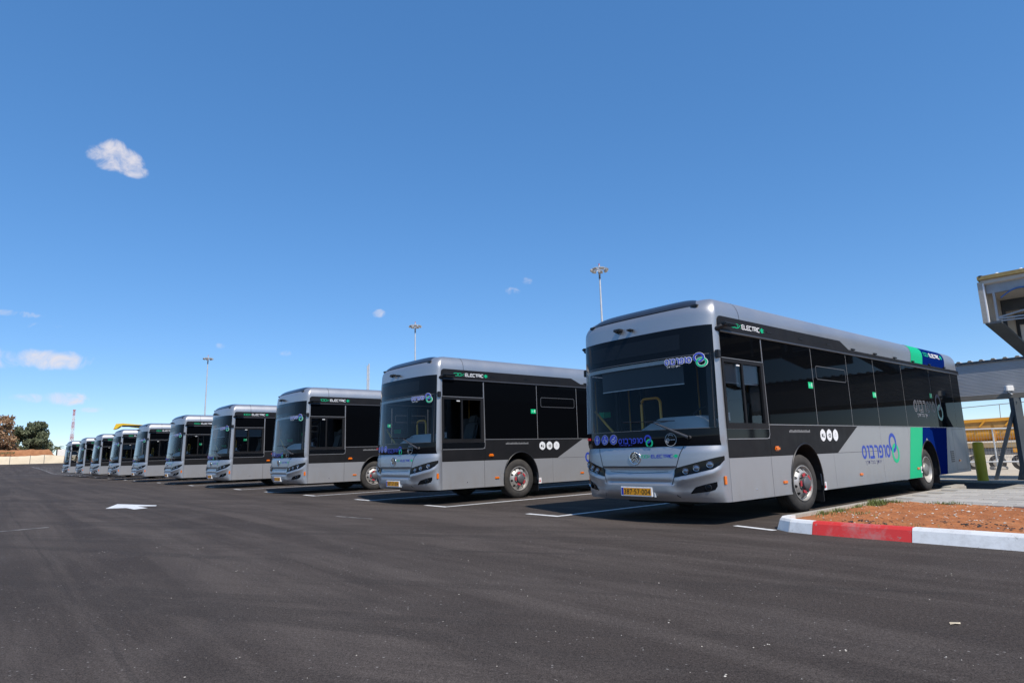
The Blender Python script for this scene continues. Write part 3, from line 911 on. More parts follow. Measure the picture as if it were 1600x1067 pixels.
    def skirt(sgn):
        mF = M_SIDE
        # grey lower panels, cut by the arches
        def seg(y0, y1, z0, z1, m, name='side_panel'):
            for cy in (WA, WR_):
                if y0 < cy < y1:
                    pts = [p for p in arch(cy, RA, z0, z1)]
                    ins = [p for p in pts if z0 - .001 <= p[1] <= z1]
                    # split in two halves (front of arch / behind arch) when the arch top is above the panel
                    topz = max(p[1] for p in pts)
                    if topz > z1:
                        F_ = [p for p in pts if p[0] < cy and p[1] <= z1]; B_ = [p for p in pts if p[0] > cy and p[1] <= z1]
                        def xz(zq):
                            s_ = sqrt(max(0, 1 - ((zq - .50) / (RA * 1.12)) ** 2)); return RA * s_
                        if z0 > .5: fz = xz(z0)
                        else: fz = RA
                        F_ = [(cy - xz(z1), z1)] + sorted([p for p in F_ if p[1] > max(z0, .5)], key=lambda p: -p[1]) + [(cy - fz, z0)]
                        B_ = [(cy + fz, z0)] + sorted([p for p in B_ if p[1] > max(z0, .5)], key=lambda p: p[1]) + [(cy + xz(z1), z1)]
                        sidepoly(name, [(y0, z0), (y0, z1)] + F_, m, sgn=sgn)
                        sidepoly(name, B_ + [(y1, z1), (y1, z0)], m, sgn=sgn)
                    else:
                        s_ = sqrt(max(0, 1 - ((max(z0, .5) - .50) / (RA * 1.12)) ** 2)); fz = RA * s_
                        inn = [p for p in pts if p[1] > z0]
                        sidepoly(name, [(y0, z1), (y1, z1), (y1, z0), (cy + fz, z0)] + inn[::-1] + [(cy - fz, z0), (y0, z0)], m, sgn=sgn)
                    return
            sidepoly(name, [(y0, z0), (y1, z0), (y1, z1), (y0, z1)], m, sgn=sgn)
        if sgn > 0:
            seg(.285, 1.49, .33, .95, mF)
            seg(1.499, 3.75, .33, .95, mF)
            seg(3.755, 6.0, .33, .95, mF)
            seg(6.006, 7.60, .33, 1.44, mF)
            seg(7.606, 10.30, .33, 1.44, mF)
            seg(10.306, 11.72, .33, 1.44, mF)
            # grey piece above between the black diagonal and the next panel
            sidepoly('side_panel', [(3.94, .956), (6.0, .956), (6.0, 1.44), (4.925, 1.44)], mF)
            # black band with its slanted end
            sidepoly('lower_band', [(.285, .956), (.285, 1.225), (1.52, 1.225), (1.52, .956)], M_BAND)
            zq = .956; fz = RA * sqrt(1 - ((zq - .5) / (RA * 1.12)) ** 2)
            ar = [p for p in arch(WA, RA, 0, 0, n=20) if p[1] > zq]
            sidepoly('lower_band', [(1.526, zq), (1.526, 1.44), (4.918, 1.44), (3.932, zq), (WA + fz, zq)] + ar[::-1] + [(WA - fz, zq)], M_BAND)
            sidepoly('lower_band', [(.285, 1.23), (.285, 1.375), (1.52, 1.375), (1.52, 1.27), (1.50, 1.242), (1.46, 1.23)], M_GLOSS, .006)
        else:
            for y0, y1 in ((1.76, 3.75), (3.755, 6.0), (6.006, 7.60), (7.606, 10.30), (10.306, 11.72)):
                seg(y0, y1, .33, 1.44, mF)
    skirt(1); skirt(-1)
    # green and blue bands: slanted, on the skirt, the roof cove and as film
    gl0 = lambda z: 7.19 + .395 * z
    gl1 = lambda z: 7.95 + .40 * z
    bl1 = lambda z: 9.73 + .345 * z
    def striped(name, fa, fb, z0, z1, m):
        # clip by rear arch
        pts_l = [(fa(z), z) for z in [z0 + (z1 - z0) * i / 14 for i in range(15)]]
        pts_r = [(fb(z), z) for z in [z0 + (z1 - z0) * i / 14 for i in range(15)]]
        def push(p, left):
            y, z = p; dz = (z - .5) / (RA * 1.12)
            if z < .5: hw = RA
            elif dz < 1: hw = RA * sqrt(1 - dz * dz)
            else: return y, y
            a_, b2 = WR_ - hw - .004, WR_ + hw + .004
            return a_, b2
        for la in (-1, 1):
            mb = MB()
            for i in range(14):
                z_a, z_b = pts_l[i][1], pts_l[i + 1][1]
                def span(idx):
                    y0_, y1_ = pts_l[idx][0], pts_r[idx][0]; a_, b2 = push(pts_l[idx], 0)
                    if a_ == b2: mid_ = min(max(WR_, y0_), y1_); return (y0_, mid_) if la < 0 else (mid_, y1_)
                    return (y0_, max(y0_, min(y1_, a_))) if la < 0 else (min(y1_, max(y0_, b2)), y1_)
                s0, s1 = span(i), span(i + 1)
                if s0[1] - s0[0] < .002 and s1[1] - s1[0] < .002: continue
                if la < 0 and m is M_BLUE and z_a < .8: continue
                mb.add([side(s0[0], z_a, .0065), side(s0[1], z_a, .0065), side(s1[1], z_b, .0065), side(s1[0], z_b, .0065)], [(0, 1, 2, 3)])
            if mb.f: mb.build(name, m, root)
    striped('green_stripe', gl0, gl1, .335, 1.438, M_GREEN)
    striped('blue_stripe', gl1, bl1, .335, 1.438, M_BLUE)
    def cove_strip(name, fa, fb, m, off=.004, k0=0, zlow=None, x_in=.75):
        mb = MB(); prof = []
        if zlow: prof.append((W + off, zlow))
        for z, si, fi in COVE[k0:]:
            prof.append((W - si + off * .7, z + off * .7))
        prof.append((x_in, COVE[-1][0] + off))
        v = []
        for x, z in prof: v += [(x, fa(z), z), (x, fb(z), z)]
        mb.add(v, [(2 * i, 2 * i + 1, 2 * i + 3, 2 * i + 2) for i in range(len(prof) - 1)])
        return mb.build(name, m, root, 40)
    cove_strip('green_stripe', gl0, gl1, M_GREEN, zlow=2.95)
    cove_strip('blue_stripe', gl1, bl1, M_BLUE, zlow=2.95)
    cove_strip('panel_seam', lambda z: .905, lambda z: .915, M_BLACK, .002, zlow=3.09)
    # upper black band
    c9 = [(.26 + .09 * (1 - cos(a)), 3.01 + .085 * sin(a)) for a in [pi / 2 * i / 5 for i in range(6)]]
    c9 = [(.262, 2.845)] + [(.262 + .09 * (1 - cos(pi / 2 * i / 5)), 3.0 + .09 * sin(pi / 2 * i / 5)) for i in range(6)]
    sidepoly('upper_band', c9 + [(4.56, 3.09), (4.93, 2.945), (11.80, 2.945), (11.84, 2.845)], M_BAND, .010, .03)
    mb = MB()                                               # rounded gutter lip under the band
    mb.tube([(W + .006, y, 2.852) for y in (.30, 3, 6, 9, 11.8)], .020, 8); mb.build('gutter', mat('gutter_grey', (.05, .05, .055), .35, 0, .3), root, 60)
    mb = MB()
    mb = MB()
    for i in range(9):
        y = 1.80 + 1.112 * i; mb2 = MB(); mb2.bbox(W - .01, W + (.016 if i < 3 else .03), y - .075, y + .075, 2.955, 2.985, .006); mb2.build('vent_slot', M_BLACK, root)
    sh = fit_word('100%', .62, .92, 2.945, .062, .012, .14, 0) + fit_word('ELECTrIC', .955, 1.50, 2.945, .066, .014, .16, 1) + plug(1.575, 2.978, .042, 0)
    decal('side_lettering', sh, [M_LOGOG, M_WHITE], sd(.0115))
    # driver's cab window
    sidepoly('cab_upper_panel', [(.30, 2.448), (1.485, 2.448), (1.485, 2.838), (.30, 2.838)], M_TINT, .006)
    mb = MB()
    fw = lambda u, v, t_: Vector((W + t_, u, v))
    y0, y1, z0, z1 = .285, 1.49, 1.38, 2.44
    for (a_, b2, c2_, d_) in ((y0, y1, z1 - .06, z1), (y0, y1, z0, z0 + .085), (y0, y0 + .05, z0 + .085, z1 - .06), (y1 - .085, y1, z0 + .085, z1 - .06), (.825, .868, z0 + .085, z1 - .06)):
        mb.prism([(a_, c2_), (b2, c2_), (b2, d_), (a_, d_)], fw, .018, -.035)
    dw = fix_normals(mb.build('driver_window', M_BAND, root))
    for (a_, b2, t_) in ((.335, .826, .0), (.867, 1.406, -.012)):
        mesh('pane', [side(a_, 1.464, t_), side(b2, 1.464, t_), side(b2, 2.381, t_), side(a_, 2.381, t_)], [(0, 1, 2, 3)], M_SGLASS, dw)
    mb = MB(); mb.bbox(W - .03, W + .004, .70, .80, 2.335, 2.365, .004); mb.build('window_lamp', M_WHITE, root)
    mb = MB(); mb.box(W - .006, W - .004, .36, .42, 1.50, 1.62); mb.build('window_sticker', M_WHITE, root)
    v, f = ribbon2([(.30, 1.228), (1.44, 1.228), (1.49, 1.242), (1.522, 1.285), (1.524, 1.45), (1.505, 2.84)], .011)
    v2, f2 = ribbon2([(.30, 1.378), (1.52, 1.378)], .008); v3, f3 = ribbon2([(.30, 2.445), (1.49, 2.445)], .010)
    decal('trim_line', [(v, f, 0), (v2, f2, 0), (v3, f3, 0)], [M_TRIM], sd(.0075))
    # passenger windows
    PIL = [1.512, 3.25, 4.735, 6.055, 7.625, 9.45, 11.08, 11.72]
    for a_, b2 in zip(PIL[:-1], PIL[1:]):
        sidepoly('side_window', [(a_ + .007, 1.455), (b2 - .007, 1.455), (b2 - .007, 2.842), (a_ + .007, 2.842)], M_TINT, .006, .02)
        sidepoly('side_window', [(a_ + .007, 1.455), (b2 - .007, 1.455), (b2 - .007, 2.842), (a_ + .007, 2.842)], M_TINT, .006, .02, sgn=-1) if a_ > 3 else None
    for x in PIL[1:-1]:
        mb = MB(); mb.box(W - .004, W + .0045, x - .007, x + .007, 1.455, 2.842); mb.build('window_joint', M_TRIM, root)
    mb = MB(); mb.bbox(W - .01, W + .011, 1.53, 11.72, 1.441, 1.454, .003); mb.build('belt_trim', M_TRIM, root)
    v, f = ribbon2([(3.42, 2.28), (4.61, 2.28), (4.64, 2.31), (4.64, 2.49), (4.61, 2.52), (3.42, 2.52), (3.39, 2.49), (3.39, 2.31)], .013, True)
    decal('hopper_frame', [(v, f, 0)], [mat('hopper_grey', (.09, .09, .095), .4)], sd(.0075))
    sh = []
    for (y, z) in ((3.12, 2.155), (5.95, 2.09), (9.40, 2.20)):
        sh = [(*quad(y - .085, z - .055, y + .085, z + .055), 0), (*quad(y + .035, z - .03, y + .06, z + .04), 1, 1), (*quad(y - .06, z - .02, y + .01, z + .02), 2, 1)]
        decal('exit_sign', sh, [M_EXIT, M_WHITE, mat('exit_light', (.1, .7, .4), .4)], sd(.0075))
    # maker plate line, hexagon badges
    sh = []
    random.seed(3)
    for i in range(18): sh.append((*quad(2.17 + .042 * i, 1.322, 2.17 + .042 * i + .028, 1.322 + random.choice((.034, .040, .046))), 0))
    decal('maker_lettering', sh, [mat('grey_print', (.22, .22, .22), .5)], sd(.0055))
    for i, y in enumerate((3.40, 3.655, 3.91)):
        hx = [(y + .118 * cos(a), 1.275 + .118 * sin(a)) for a in [pi / 6 + pi / 3 * k_ for k_ in range(6)]]
        hx2 = [p for k_ in range(6) for p in (tuple(Vector(hx[k_]).lerp(Vector(hx[k_ - 1]), .22)), tuple(Vector(hx[k_]).lerp(Vector(hx[(k_ + 1) % 6]), .22)))]
        sh = [(hx2, [tuple(range(12))], 0)]
        if i == 0: sh += [(*quad(y - .05, 1.245, y - .005, 1.30), 1, 1), (*disc(y + .03, 1.29, .02, .02, 10), 2, 1), (*quad(y + .01, 1.23, y + .05, 1.265), 1, 1)]
        if i == 1: sh += [(*quad(y - .02, 1.235, y + .055, 1.305), 1, 1), (*quad(y - .06, 1.26, y - .03, 1.29), 2, 1), (*quad(y, 1.25, y + .03, 1.29), 0, 2)]
        if i == 2: sh += [(*quad(y - .05, 1.255, y + .05, 1.262), 2, 1), (*quad(y - .035, 1.28, y + .035, 1.287), 2, 1), (*disc(y, 1.305, .014, .014, 10), 2, 1)]
        decal('hexagon_badge', sh, [M_WHITE, M_BLACK, mat('grey_print2', (.45, .45, .45), .5)], sd(.0055))
    # operator logo on the skirt
    sh = fit_word('SVBRPVS', 4.99, 6.42, .815, .255, .052, .10, 0) + [(v_, f_, 0 if m_ == 0 else 1, l_) for v_, f_, m_, l_ in rings(6.655, 1.0, .165, .075, 0, 1, 0, .32, .66)]
    decal('operator_logo', sh, [M_LOGOB, M_LOGOG], sd(.0058))
    heb_text('\u05da\u05e8\u05d3 \u05dc\u05db\u05d1 \u05da\u05ea\u05d9\u05d0', 5.10, 5.90, .685, .105, sd(.0058), 'tagline', mat('tagline_blue', (.06, .06, .16), .5))
    # logo on the rear windows
    sh = fit_word('SVBRPVS', 8.15, 9.58, 1.80, .25, .058, .10, 0) + fit_word('SVBRPVS', 8.15, 9.58, 1.80, .25, .034, .10, 1, 2) + rings(9.87, 1.93, .165, .07, 2, 3, 4, .2, .75)
    decal('operator_logo', sh, [mat('film_white', (.28, .28, .32), .5), mat('film_black', (.006, .006, .01), .4), mat('film_blue', (.03, .04, .10), .4), mat('film_green', (.10, .30, .26), .4)], sd(.0075))
    heb_text('\u05da\u05e8\u05d3 \u05dc\u05db\u05d1 \u05da\u05ea\u05d9\u05d0', 8.30, 9.10, 1.66, .11, sd(.0075), 'tagline', MATS['film_white'])
    # roof lettering on blue
    def cove_at(z):
        for (z0_, s0, f0), (z1_, s1, f1) in zip(COVE[:-1], COVE[1:]):
            if z0_ <= z <= z1_: return s0 + (s1 - s0) * (z - z0_) / (z1_ - z0_)
        return 0
    cv = lambda u, v_, ly: Vector((W - cove_at(v_) + .009, u, v_))
    sh = fit_word('100%', 9.32, 9.72, 3.175, .085, .018, .14, 0) + fit_word('ELECTrIC', 9.76, 10.48, 3.175, .09, .022, .16, 1) + plug(10.60, 3.22, .055, 0)
    decal('roof_lettering', sh, [M_LOGOG, M_WHITE], cv)
    # small lamps and stickers
    mb = MB(); mb.bbox(W - .01, W + .035, 1.63, 1.775, 1.03, 1.105, .02); mb.build('side_indicator', M_ORANGE, root, 40)
    for y, z in ((1.87, .53), (4.84, .53), (7.90, .53), (10.9, .62)):
        mb = MB(); mb.bbox(W - .01, W + .022, y - .065, y + .065, z - .022, z + .025, .008); mb.build('marker_light', M_ORANGE, root)
    for y, z in ((3.275, .40), (8.115, .50)):
        sh = [(*quad(y - .05, z - .07, y + .05, z + .07), 0), (*disc(y, z - .015, .026, .026, 12), 1, 1), (*quad(y - .006, z, y + .006, z + .05), 1, 1)]
        decal('lifting_point_sticker', sh, [M_WHITE, M_RED if y < 5 else M_BLACK], sd(.0075))
    mb = MB(); mb.lathe([(0, .014), (.006, .012), (.008, .001)], 12, 'X', org=(W + .003, .98, .47)); mb.build('lock', M_CHROME, root)
    for s_ in (1, -1):   # mirror camera arms
        mb = MB()
        mb.tube([(s_ * (W - .02), .25, 2.875), (s_ * (W + .05), .27, 2.91), (s_ * (W + .10), .34, 2.935)], [.04, .035, .028], 8)
        mb.bbox(*sorted((s_ * (W + .05), s_ * (W + .14))), .26, .60, 2.925, 2.975, .018)
        mb.build('mirror_camera', M_BLACK, root, 40)
        mb = MB(); mb.bbox(*sorted((s_ * (W - .02), s_ * (W + .035))), .17, .25, 2.43, 2.55, .008); mb.build('hinge_cover', M_BLACK, root)
    # rear grille slots, corner
    for i in range(6):
        mb = MB(); z = .60 + .048 * i; mb.box(W + .002, W + .0075, 10.25, 10.52, z, z + .026); mb.build('vent_slot', M_BLACK, root)
    v, f = ribbon2([(10.62, .40), (10.62, 1.40), (11.5, 1.40), (11.5, .40)], .008, True); decal('hatch_seam', [(v, f, 0)], [M_BLACK], sd(.0055))
    # arch rims and wheel wells
    for s_ in (1, -1):
        for cy in (WA, WR_):
            mb = MB()
            pts = [(s_ * (W + .004), cy - RA, .36)] + [(s_ * (W + .004), y, z) for y, z in arch(cy, RA, 0, 0, n=22)] + [(s_ * (W + .004), cy + RA, .36)]
            mb.tube(pts, .017, 6); mb.build('arch_rim', M_BLACK, root, 60)
            mb = MB(); prof = arch(cy, RA - .005, 0, 0, n=14); prof = [(prof[0][0], .33)] + prof + [(prof[-1][0], .33)]
            v = [(s_ * W, y, z) for y, z in prof] + [(s_ * .62, y, z) for y, z in prof]; n_ = len(prof)
            mb.add(v, [(i, i + 1, n_ + i + 1, n_ + i) for i in range(n_ - 1)] + [tuple(range(n_, 2 * n_))]); mb.build('wheel_well', M_UNDER, root)
            mb = MB(); mb.box(*sorted((s_ * .80, s_ * (W - .015))), cy + RA + .0, cy + RA + .02, .14, .50); mb.build('mud_flap', M_BLACK, root)
    # ---- wheels
    def wheel(sx, cy, front_):
        R, wd = .48, .275
        mb = MB(); h_ = wd / 2
        prof = [(-h_, .30), (-h_ - .01, .36), (-h_, .43), (-h_ + .02, .465), (-h_ + .045, R)]
        for g_ in range(4):
            a0 = -h_ + .055 + g_ * (wd - .11) / 4
            prof += [(a0, R), (a0 + .004, R - .012), (a0 + .012, R - .012), (a0 + .016, R)]
        prof += [(h_ - .045, R), (h_ - .02, .465), (h_, .43), (h_ + .01, .36), (h_ + .004, .33), (h_ - .004, .318), (h_, .30), (h_ - .02, .292)]
        mb.lathe(prof, 40)
        wo = mb.build('wheel', M_TYRE, root, 50)
        if sx < 0: wo.rotation_euler = (0, 0, pi)
        wo.location = (sx * (W - .075 - h_), cy, R - .004)
        if front_: wo.rotation_euler.z += radians(-4)
        mb = MB(); ho = h_
        if front_:
            pr = [(ho - .03, .300), (ho + .006, .296), (ho + .008, .285), (ho - .03, .275), (ho - .045, .262), (ho - .02, .235), (ho + .015, .20), (ho + .022, .175), (ho + .015, .165), (ho + .018, .11), (ho + .07, .105), (ho + .085, .085), (ho + .088, .001)]
            mb.lathe(pr, 40, mis=[0] * 9 + [1] * 3)
            for k_ in range(10):
                a = 2 * pi * k_ / 10 + .2; cy_, cz_ = .232 * cos(a), .232 * sin(a)
                q = [(ho - .012 + (.012 if False else 0), cy_ + .026 * cos(b_), cz_ + .026 * sin(b_)) for b_ in [2 * pi * i / 12 for i in range(12)]]
                q = []
                for i in range(12):
                    b_ = 2 * pi * i / 12; yy, zz = cy_ + .027 * cos(b_), cz_ + .027 * sin(b_); r_ = sqrt(yy * yy + zz * zz)
                    xx = lerp_tab(r_, [.2, .235, .262], [ho + .015, ho - .02, ho - .045]) + .002
                    q.append((xx, yy, zz))
                mb.add(q, [tuple(range(12))], 2)
            mats = [M_ALU, mat('hub_grey', (.14, .14, .145), .5, .4), M_BLACK]
        else:
            pr = [(ho - .03, .300), (ho + .006, .296), (ho + .008, .285), (ho - .02, .270), (ho - .10, .255), (ho - .15, .235), (ho - .155, .17), (ho - .14, .16), (ho - .02, .15), (ho + .0, .13), (ho + .004, .001)]
            mb.lathe(pr, 40, mis=[0] * 7 + [1] * 3)
            mats = [M_ALU, mat('axle_grey', (.30, .285, .26), .5, .5), M_BLACK]
        mb.build('rim', mats, wo, 45)
        mk = MB()
        n_ = 10; rr = .143 if front_ else .20; x_ = ho + .018 if front_ else ho - .155
        for k_ in range(n_):
            a = 2 * pi * k_ / n_
            mk.lathe([(x_ - .003, .015), (x_ + .028, .014), (x_ + .031, .001)], 6, org=(0, rr * cos(a), rr * sin(a)), mi=0)
        nu = mk.build('wheel_nuts', [M_CHROME if not front_ else M_BLACK], wo); nu['kind'] = 'stuff'
        if front_:
            for k_ in range(5):
                a = 2 * pi * (k_ + .25) / 5
                mk = MB(); aa = a + .30
                p0 = Vector((x_ + .026, rr * 1.05 * cos(a), rr * 1.05 * sin(a))); p1 = Vector((x_ + .026, rr * 1.05 * cos(aa + .3), rr * 1.05 * sin(aa + .3)))
                mk.bar(p0, p1, .045, .012, up=(1, 0, 0)); mk.build('nut_marker', mat('marker_red', (.42, .035, .045), .6), wo)
        return wo
    for sx in (1, -1):
        wheel(sx, WA, True); wheel(sx, WR_, False)
    # ---- underbody and cabin
    mb = MB(); mb.box(-.60, .60, .35, 11.6, .26, .42); mb.box(-1.22, 1.22, .28, 2.0, .34, .42); mb.box(-1.22, 1.22, 3.3, 8.0, .34, .42); mb.box(-1.22, 1.22, 9.4, 11.6, .36, .42)
    mb.box(-.55, .55, 2.4, 2.9, .18, .3); mb.box(-.6, .6, 8.5, 8.95, .2, .32)
    mb.build('underbody', M_UNDER, root)
    mb = MB(); XI = W - .05
    mb.add([(-XI, .15, .43), (XI, .15, .43), (XI, 1.95, .43), (-XI, 1.95, .43)], [(0, 1, 2, 3)], 0)
    mb.add([(-.6, 1.95, .43), (.6, 1.95, .43), (.6, 11.5, .43), (-.6, 11.5, .43)], [(0, 1, 2, 3)], 0)
    mb.add([(-XI, .15, 2.86), (XI, .15, 2.86), (XI, 11.5, 2.86), (-XI, 11.5, 2.86)], [(3, 2, 1, 0)], 1)
    mb.add([(-XI, 11.5, .43), (XI, 11.5, .43), (XI, 11.5, 2.86), (-XI, 11.5, 2.86)], [(0, 1, 2, 3)], 0)
    mb.add([(XI, 1.5, 1.24), (XI, 11.5, 1.24), (XI, 11.5, 2.86), (XI, 1.5, 2.86)], [(0, 1, 2, 3)], 0)
    mb.add([(XI, .2, .43), (XI, 1.5, .43), (XI, 1.5, 1.38), (XI, .2, 1.38)], [(0, 1, 2, 3)], 0)
    mb.add([(XI, .2, 2.44), (XI, 1.5, 2.44), (XI, 1.5, 2.86), (XI, .2, 2.86)], [(0, 1, 2, 3)], 0)
    mb.add([(-XI, 1.76, 1.24), (-XI, 11.5, 1.24), (-XI, 11.5, 2.86), (-XI, 1.76, 2.86)], [(3, 2, 1, 0)], 0)
    mb.add([(-XI, .2, 2.44), (-XI, 1.76, 2.44), (-XI, 1.76, 2.86), (-XI, .2, 2.86)], [(3, 2, 1, 0)], 0)
    mb.build('cabin_lining', [M_DARKIN, M_CEIL], root)
    # front door on the kerb side
    mb = MB()
    for y0_, y1_ in ((.31, 1.02), (1.03, 1.74)):
        for a_ in ((y0_, y0_ + .05, .36, 2.43), (y1_ - .05, y1_, .36, 2.43), (y0_ + .05, y1_ - .05, .36, .46), (y0_ + .05, y1_ - .05, 2.36, 2.43)):
            mb.box(-W - .005, -W + .03, *a_)
    dr = mb.build('front_door', M_BAND, root)
    for y0_, y1_ in ((.36, .97), (1.08, 1.69)):
        mesh('door_pane', [(-W + .01, y0_, .46), (-W + .01, y1_, .46), (-W + .01, y1_, 2.36), (-W + .01, y0_, 2.36)], [(3, 2, 1, 0)], M_SGLASS, dr)
    sh = [([(-1.215, .52, 1.70), (-1.215, .72, 1.70), (-1.215, .72, 1.80), (-1.215, .52, 1.80)])]
    mb = MB(); mb.box(-1.225, -1.215, .55, .74, 1.70, 1.80); mb.build('door_exit_sign', M_EXIT, root)
    # dashboard, seat, rails
    mb = MB()
    def dash_prof(x):
        hump = .20 * sstep(-.15, .25, x) * (1 - sstep(.95, 1.22, x) * .6)
        return hump
    nx = 24
    for i in range(nx + 1):
        x = -1.18 + 2.36 * i / nx; hp = dash_prof(x)
        yb = yF(x, 1.40) + .045
        for (y, z) in ((yb, 1.20), (yb, 1.37), (yb + .18, 1.40 + hp * .7), (yb + .32, 1.40 + hp), (yb + .50, 1.38 + hp * .8), (yb + .56, 1.2), (yb + .56, .5)):
            mb.v.append(Vector((x, y, z)))
    for i in range(nx):
        for j in range(6):
            a = i * 7 + j; mb.f.append((a, a + 7, a + 8, a + 1)); mb.m.append(1 if (1 <= j <= 3 and i > 11) else 0)
    mb.build('dashboard', [M_DARKIN, M_PALE], root, 40)
    mb = MB()
    c_ = Vector((.72, .62, 1.56))
    ring = [c_ + Vector((.23 * cos(a), .12 * sin(a), .20 * sin(a))) for a in [2 * pi * i / 24 for i in range(25)]]
    mb.tube(ring, .016, 6); mb.bar(c_ + Vector((-.22, 0, 0)), c_ + Vector((.22, 0, 0)), .03, .03); mb.tube([c_, c_ + Vector((0, -.2, -.3))], .03, 8)
    mb.build('steering_wheel', M_BLACK, root, 50)
    mb = MB(); mb.bbox(.48, .98, .95, 1.42, .95, 1.10, .04)
    bk = MB(); bk.bbox(.50, .96, -.06, .06, 0, .85, .05); bk.bbox(.58, .88, -.05, .05, .83, 1.05, .04)
    M_ = Matrix.Translation((0, 1.36, 1.05)) @ Matrix.Rotation(radians(-16), 4, 'X')
    mb.add([M_ @ v for v in bk.v], bk.f); mb.box(.6, .86, 1.05, 1.35, .43, .95)
    mb.build('driver_seat', M_SEATG, root, 40)
    mb = MB()
    ar_ = [(-.62, .86, .45), (-.62, .86, 1.90)] + [(-.62 + .09 * (1 - cos(a)), .86, 1.90 + .09 * sin(a)) for a in [pi / 2 * i / 4 for i in range(1, 5)]] + \
          [(-.32, .86, 1.99)] + [(-.32 + .09 * sin(a), .86, 1.90 + .09 * cos(a)) for a in [pi / 2 * i / 4 for i in range(1, 5)]] + [(-.23, .86, 1.45)]
    mb.tube(ar_, .024, 8); mb.build('grab_rail', M_RAIL, root, 60)
    mb = MB(); mb.tube([(-1.19, .30, 1.80), (-.93, .34, 1.50), (-.86, .36, 1.42)], .022, 8); mb.build('grab_rail', M_RAIL, root, 60)
    for (x, y) in ((-.45, 2.4), (.45, 2.4), (-.45, 4.2), (.45, 4.2), (-.45, 6.2), (.45, 6.2)):
        mb = MB(); mb.tube([(x, y, .43), (x, y, 2.86)], .018, 8); mb.build('grab_rail', M_RAIL, root, 60)
    mb = MB(); mb.bbox(.20, 1.2, 1.62, 1.66, .43, 2.0, .008); mb.build('cab_partition', M_DARKIN, root)
    for x in (-.92, -.50, .50, .92):
        for y in (3.6, 5.0, 6.4):
            mb = MB(); mb.bbox(x - .2, x + .2, y - .2, y + .22, .82, .92, .03); mb.bbox(x - .2, x + .2, y + .18, y + .27, .90, 1.62, .03); mb.box(x - .04, x + .04, y - .05, y + .05, .43, .83)
            mb.build('passenger_seat', M_SEAT, root, 40)
    for s_ in (-1, 1):   # pillar trim inside the screen; light on the door-side one painted pale
        mb = MB()
        pts = [(s_ * 1.165, yF(1.165, z) + .05, z) for z in (1.40, 1.7, 2.0, 2.3, 2.52)]
        for (x, y, z), (x2, y2, z2) in zip(pts[:-1], pts[1:]): mb.bar((x, y, z), (x2, y2, z2), .09, .05, up=(0, 1, 0))
        mb.build('pillar_trim', M_PALE if s_ < 0 else M_DARKIN, root)
    mb = MB()
    for i in range(16):
        x, x2 = -1.1 + 2.2 * i / 16, -1.1 + 2.2 * (i + 1) / 16
        mb.bar((x, yF(x, 2.45) + .07, 2.452), (x2, yF(x2, 2.45) + .07, 2.452), .06, .06)
    mb.build('screen_header', M_PALE, root)
    bl = MB()
    for i in range(14):
        x, x2 = -.80 + 1.58 * i / 14, -.80 + 1.58 * (i + 1) / 14
        v = [(x, yF(x, 2.1) + .12, 2.09), (x2, yF(x2, 2.1) + .12, 2.09), (x2, yF(x2, 2.4) + .10, 2.43), (x, yF(x, 2.4) + .10, 2.43)]
        bl.add(v, [(0, 1, 2, 3)], 0)
        bl.bar((x, yF(x, 2.1) + .12, 2.085), (x2, yF(x2, 2.1) + .12, 2.085), .014, .014, 1)
    bl.build('sun_blind', [M_BLIND, M_PALE], root)
    sbl = MB(); sbl.box(W - .05, W - .045, .34, .81, 2.08, 2.38, 0); sbl.box(W - .052, W - .04, .34, .81, 2.07, 2.085, 1); sbl.box(W - .06, W - .055, .87, 1.40, 2.08, 2.38, 0); sbl.box(W - .062, W - .05, .87, 1.40, 2.07, 2.085, 1)
    sbl.build('side_blind', [mat('blind_grey', (.30, .31, .32), .8), M_PALE], root)
    return root

bus = make_bus()
ORD = ['second', 'third', 'fourth', 'fifth', 'sixth', 'seventh', 'eighth', 'ninth']
MINOR = ('wheel_nuts', 'nut_marker', 'vent_slot', 'panel_catch', 'lock', 'passenger_seat', 'lifting_point_sticker', 'maker_lettering', 'window_sticker', 'warning_tag', 'tagline')
for i, (x, y) in enumerate(BUS_POS):
    def skip(ch, i=i):
        nm = ch.name.split('.')[0]
        if nm in ('sun_blind', 'side_blind') and i in (1, 2, 4, 5, 7, 8): return True
        if i >= 6 and nm in MINOR: return True
        return False
    if i == 0: b_ = bus
    else: b_ = copy_tree(bus, None, skip)
    b_.scale = (1.052, 1, 1)                              # full overall width over the side panels
    yaw = radians((0, .15, -.25, .2, -.3, .35, -.2, .3, -.35, .2)[i])
    b_.location = Vector((x, y, 0)) + NV * 1.3413
    b_.rotation_euler = (0, 0, ROTZ + yaw)
    for ch in b_.children:
        if ch.name.split('.')[0] == 'wheel' and ch.location.y < 5 and i: ch.rotation_euler.z += radians((0, 1, -3, 4, -5, 2, 6, -4, 0, 3)[i])
    if i == 0: lab = 'silver electric city bus parked right beside the red and white kerb'
    elif i == 9: lab = 'silver electric city bus at the end of the row by the sand bank'
    else: lab = 'silver electric city bus, %s in the row counted from the red and white kerb' % ORD[i - 1]
    tag(b_, lab, 'bus', 'silver electric buses parked in a row')


